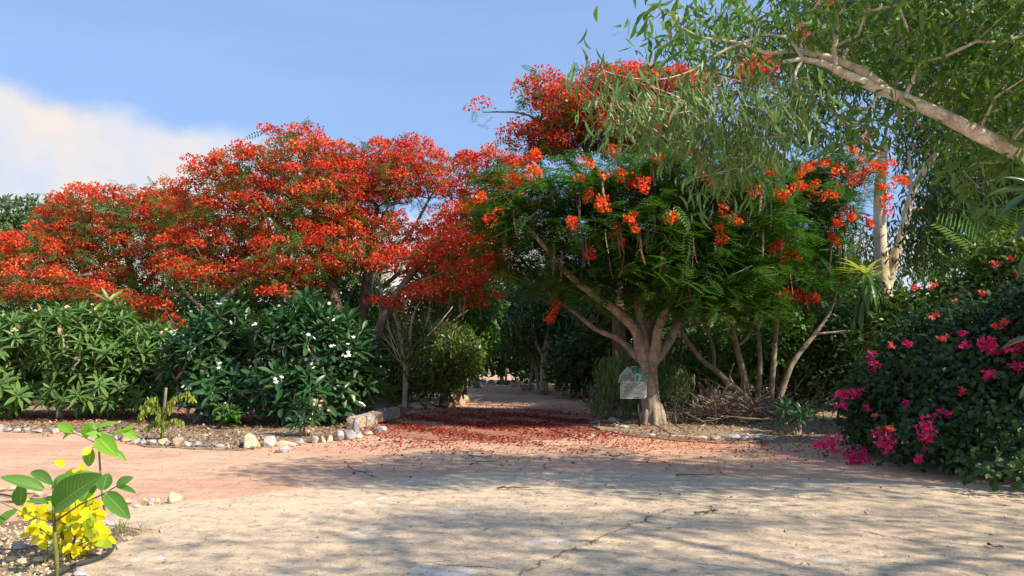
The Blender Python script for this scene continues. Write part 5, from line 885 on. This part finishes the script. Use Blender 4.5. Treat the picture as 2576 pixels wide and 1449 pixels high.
for t in (((108, 1234), (6, 1196), 34, .15, -.1, .6), ((130, 1220), (75, 1179), 28, 0, .15, .55), ((136, 1222), (196, 1187), 34, 0, .15, .6), ((140, 1222), (246, 1184), 26, -.1, .1, .5), ((205, 1262), (243, 1206), 40, 0, .1, .8), ((138, 1276), (233, 1198), 74, .15, -.22, .92), ((51, 1272), (53, 1216), 38, 0, 0, .95), ((122, 1268), (70, 1258), 22, 0, -.1, .5), ((138, 1258), (100, 1258), 16, 0, .1, .5), ((43, 1284), (-22, 1330), 26, .1, -.1, .5), ((-5, 1256), (-60, 1230), 26, .1, -.1, .6), ((260, 1233), (268, 1190), 42, 0, .05, .95), ((294, 1223), (331, 1200), 27, .1, 0, .7), ((296, 1226), (339, 1236), 17, 0, -.05, .5), ((268, 1242), (321, 1299), 42, .1, -.1, .85), ((134, 1236), (140, 1204), 10, 0, 0, .6)):
    place_leaf(s1, t[0], t[1], t[2], d1, 'big', t[3], t[4], t[5])
d2 = 8.15; s2 = thing('sapling', (P(262, 1280, d2).x, d2, 0), 'second sapling with lit lime green leaves behind the yellow bush', 'sapling', 'big leaf saplings'); mb = MB(); g0 = P(263, 1285, d2); g0.z = 0
sweep(mb, [g0, P(256, 1235, d2), P(250, 1150, d2), P(249, 1110, d2), P(246, 1082, d2)], [.012, .011, .01, .009, .006], 7)
for pth in ([(250, 1112), (280, 1098), (310, 1085)], [(249, 1118), (210, 1100), (184, 1088)], [(250, 1128), (240, 1124), (230, 1128)], [(250, 1118), (270, 1122), (288, 1132)]): sweep(mb, [P(x, y, d2) for x, y in pth], [.005, .004, .003], 5)
mb.build('stem', M['greenstem'], s2, True)
for t in (((184, 1087), (145, 1066), 24, 0, 0, .7), ((182, 1088), (155, 1104), 13, 0, 0, .6), ((186, 1084), (146, 1082), 12, 0, .1, .5), ((222, 1070), (212, 1103), 28, 0, 0, .9), ((246, 1084), (208, 1068), 22, 0, .1, .6), ((245, 1078), (296, 1060), 16, 0, 0, .5), ((248, 1098), (218, 1090), 18, 0, -.1, .6), ((247, 1099), (291, 1143), 44, .1, -.1, .9), ((288, 1132), (317, 1159), 13, 0, 0, .6), ((230, 1129), (220, 1173), 34, 0, 0, .9), ((309, 1083), (284, 1092), 17, 0, 0, .6), ((311, 1084), (343, 1103), 24, 0, 0, .8), ((309, 1084), (336, 1072), 13, 0, 0, .7), ((247, 1086), (262, 1098), 12, 0, 0, .7), ((246, 1082), (236, 1064), 14, 0, 0, .6)):
    place_leaf(s2, t[0], t[1], t[2], d2, 'bigb', t[3], t[4], t[5])
# close leaves of a climber at the right edge
rl = thing('climber', (3.9, 4.8, 0), 'close dark leaves of a climber at the right edge of the view', 'plant'); mb = MB(); sweep(mb, [Vector((4.1, 5.0, 0)), P(2640, 1000, 5), P(2620, 700, 5), P(2590, 480, 5)], [.02, .015, .012, .006], 6); mb.build('stem', M['greenstem'], rl, True)
for t in (((2590, 490), (2510, 545), 26, 0, 0, .5), ((2590, 480), (2490, 480), 20, 0, 0, .4), ((2600, 520), (2560, 600), 30, 0, 0, .8), ((2600, 850), (2520, 870), 18, 0, 0, .4), ((2600, 470), (2530, 440), 22, 0, 0, .5), ((2592, 620), (2560, 700), 22, 0, 0, .6), ((2600, 950), (2566, 1000), 22, 0, 0, .7)): place_leaf(rl, t[0], t[1], t[2]*.8, 5, 'frangd', t[3], t[4], t[5])
# yellow leaved shrub
d3 = 6.3; ys = thing('yellow_shrub', (P(165, 1380, d3).x, d3, 0), 'small shrub covered in bright yellow round leaves inside the hose ring', 'shrub'); r = np.random.RandomState(350)
yt = [(90, 1285), (75, 1272), (110, 1310), (95, 1325), (130, 1290), (165, 1285), (190, 1280), (180, 1300), (205, 1310), (190, 1325), (220, 1335), (240, 1345), (235, 1245), (245, 1262), (232, 1275), (205, 1182), (220, 1190), (190, 1185), (120, 1350), (150, 1372), (175, 1378), (205, 1368), (160, 1340), (230, 1360), (250, 1350), (100, 1300), (170, 1320), (150, 1305), (215, 1290), (180, 1345), (110, 1335), (225, 1300), (140, 1325)]
tp = np.array([tuple(P(x, y, d3+r.uniform(-.18, .18))) for x, y in yt]); sk = Skel(); b_ = Vector((P(165, 1380, d3).x, d3, 0)); sk.limb([(b_, .014), (b_+Vector((-.05, 0, .25)), .011)]); sk.limb([(b_+Vector((.03, 0, 0)), .012), (b_+Vector((.1, 0, .3)), .01)]); sk.grow(tp, .1, .0025, .03, 351, .008); mb = MB(); sk.mesh(mb); mb.build('stem', M['greenstem'], ys, True)
n = len(tp)*6; c = np.repeat(tp, 6, 0)+r.normal(0, .038, (n, 3)); d = nrm(rand_dir(n, r)*.9+[0, 0, -.5]); up = nrm(rand_dir(n, r)*.6+[.2, -1, .6]); YL = leaf_tpl(4, .72, 'egg', droop=.12, fold=.2, mid=True); mb = MB(); low = np.repeat(np.array([1. if y > 1335 and x < 170 else 0 for x, y in yt]), 6); mb.inst(YL, c, frames(d, up), r.uniform(.07, .105, n), np.clip(r.rand(n)*.86+low*.3, 0, 1)); mb.build('foliage', M['yellow'], ys, True)
# hose ring, second hose
mb = MB(); hp = [(253, 1347), (273, 1353), (284, 1370), (279, 1385), (256, 1400), (224, 1411), (192, 1419), (170, 1430), (155, 1438), (128, 1447), (100, 1462)]; sk = Skel(); sk.limb([(G(x, y, .04), .016) for x, y in hp]); sk.limb([(G(253, 1347, .04), .016), (G(225, 1343, .03), .016), (G(190, 1344, .02), .016), (G(150, 1352, .02), .016)], -1); sk.mesh(mb); tag(mb.build('garden_hose', M['hose'], smooth=True), 'thick black hose curled around the yellow shrub', 'hose')
mb = MB(); sk = Skel(); sk.limb([(G(x, y, .02), .012) for x, y in ((-60, 1232), (0, 1243), (60, 1252), (127, 1260), (180, 1266))]); sk.mesh(mb); tag(mb.build('garden_hose', M['hose'], smooth=True), 'thin black hose stretched behind the nearest sapling', 'hose')
# grass tufts
def tuft(px, py, n, h, lab, seed):
    r = np.random.RandomState(seed); g = G(px, py); c = np.array([tuple(g)]*n)+r.normal(0, .05, (n, 3))*[1.5, 1, 0]; d = rand_dir(n, r)*.35+[0, 0, 1]; mb = MB(); mb.inst(leaf_tpl(3, .05, 'lens', droop=.2), c, frames(d, rand_dir(n, r)), r.uniform(h*.5, h, n)); tag(mb.build('grass_tuft', M['grass']), lab, 'grass', 'grass tufts in the beds')
for i, (px, py, n, h, lab) in enumerate(((300, 1347, 40, .16, 'thin grass tuft beside the end of the curled hose'), (170, 1418, 16, .18, 'spindly weed in front of the yellow shrub'), (35, 1440, 30, .10, 'low grass tuft in the corner at lower left'), (430, 1110, 40, .16, 'grey green tuft right of the dark stake'), (345, 1343, 30, .08, 'dry dark tuft in the concrete notch'), (385, 1340, 24, .06, 'tiny dry tuft at the tip of the concrete notch'), (110, 1100, 30, .14, 'dry weed on the far left border'))): tuft(px, py, n, h, lab, 400+i)
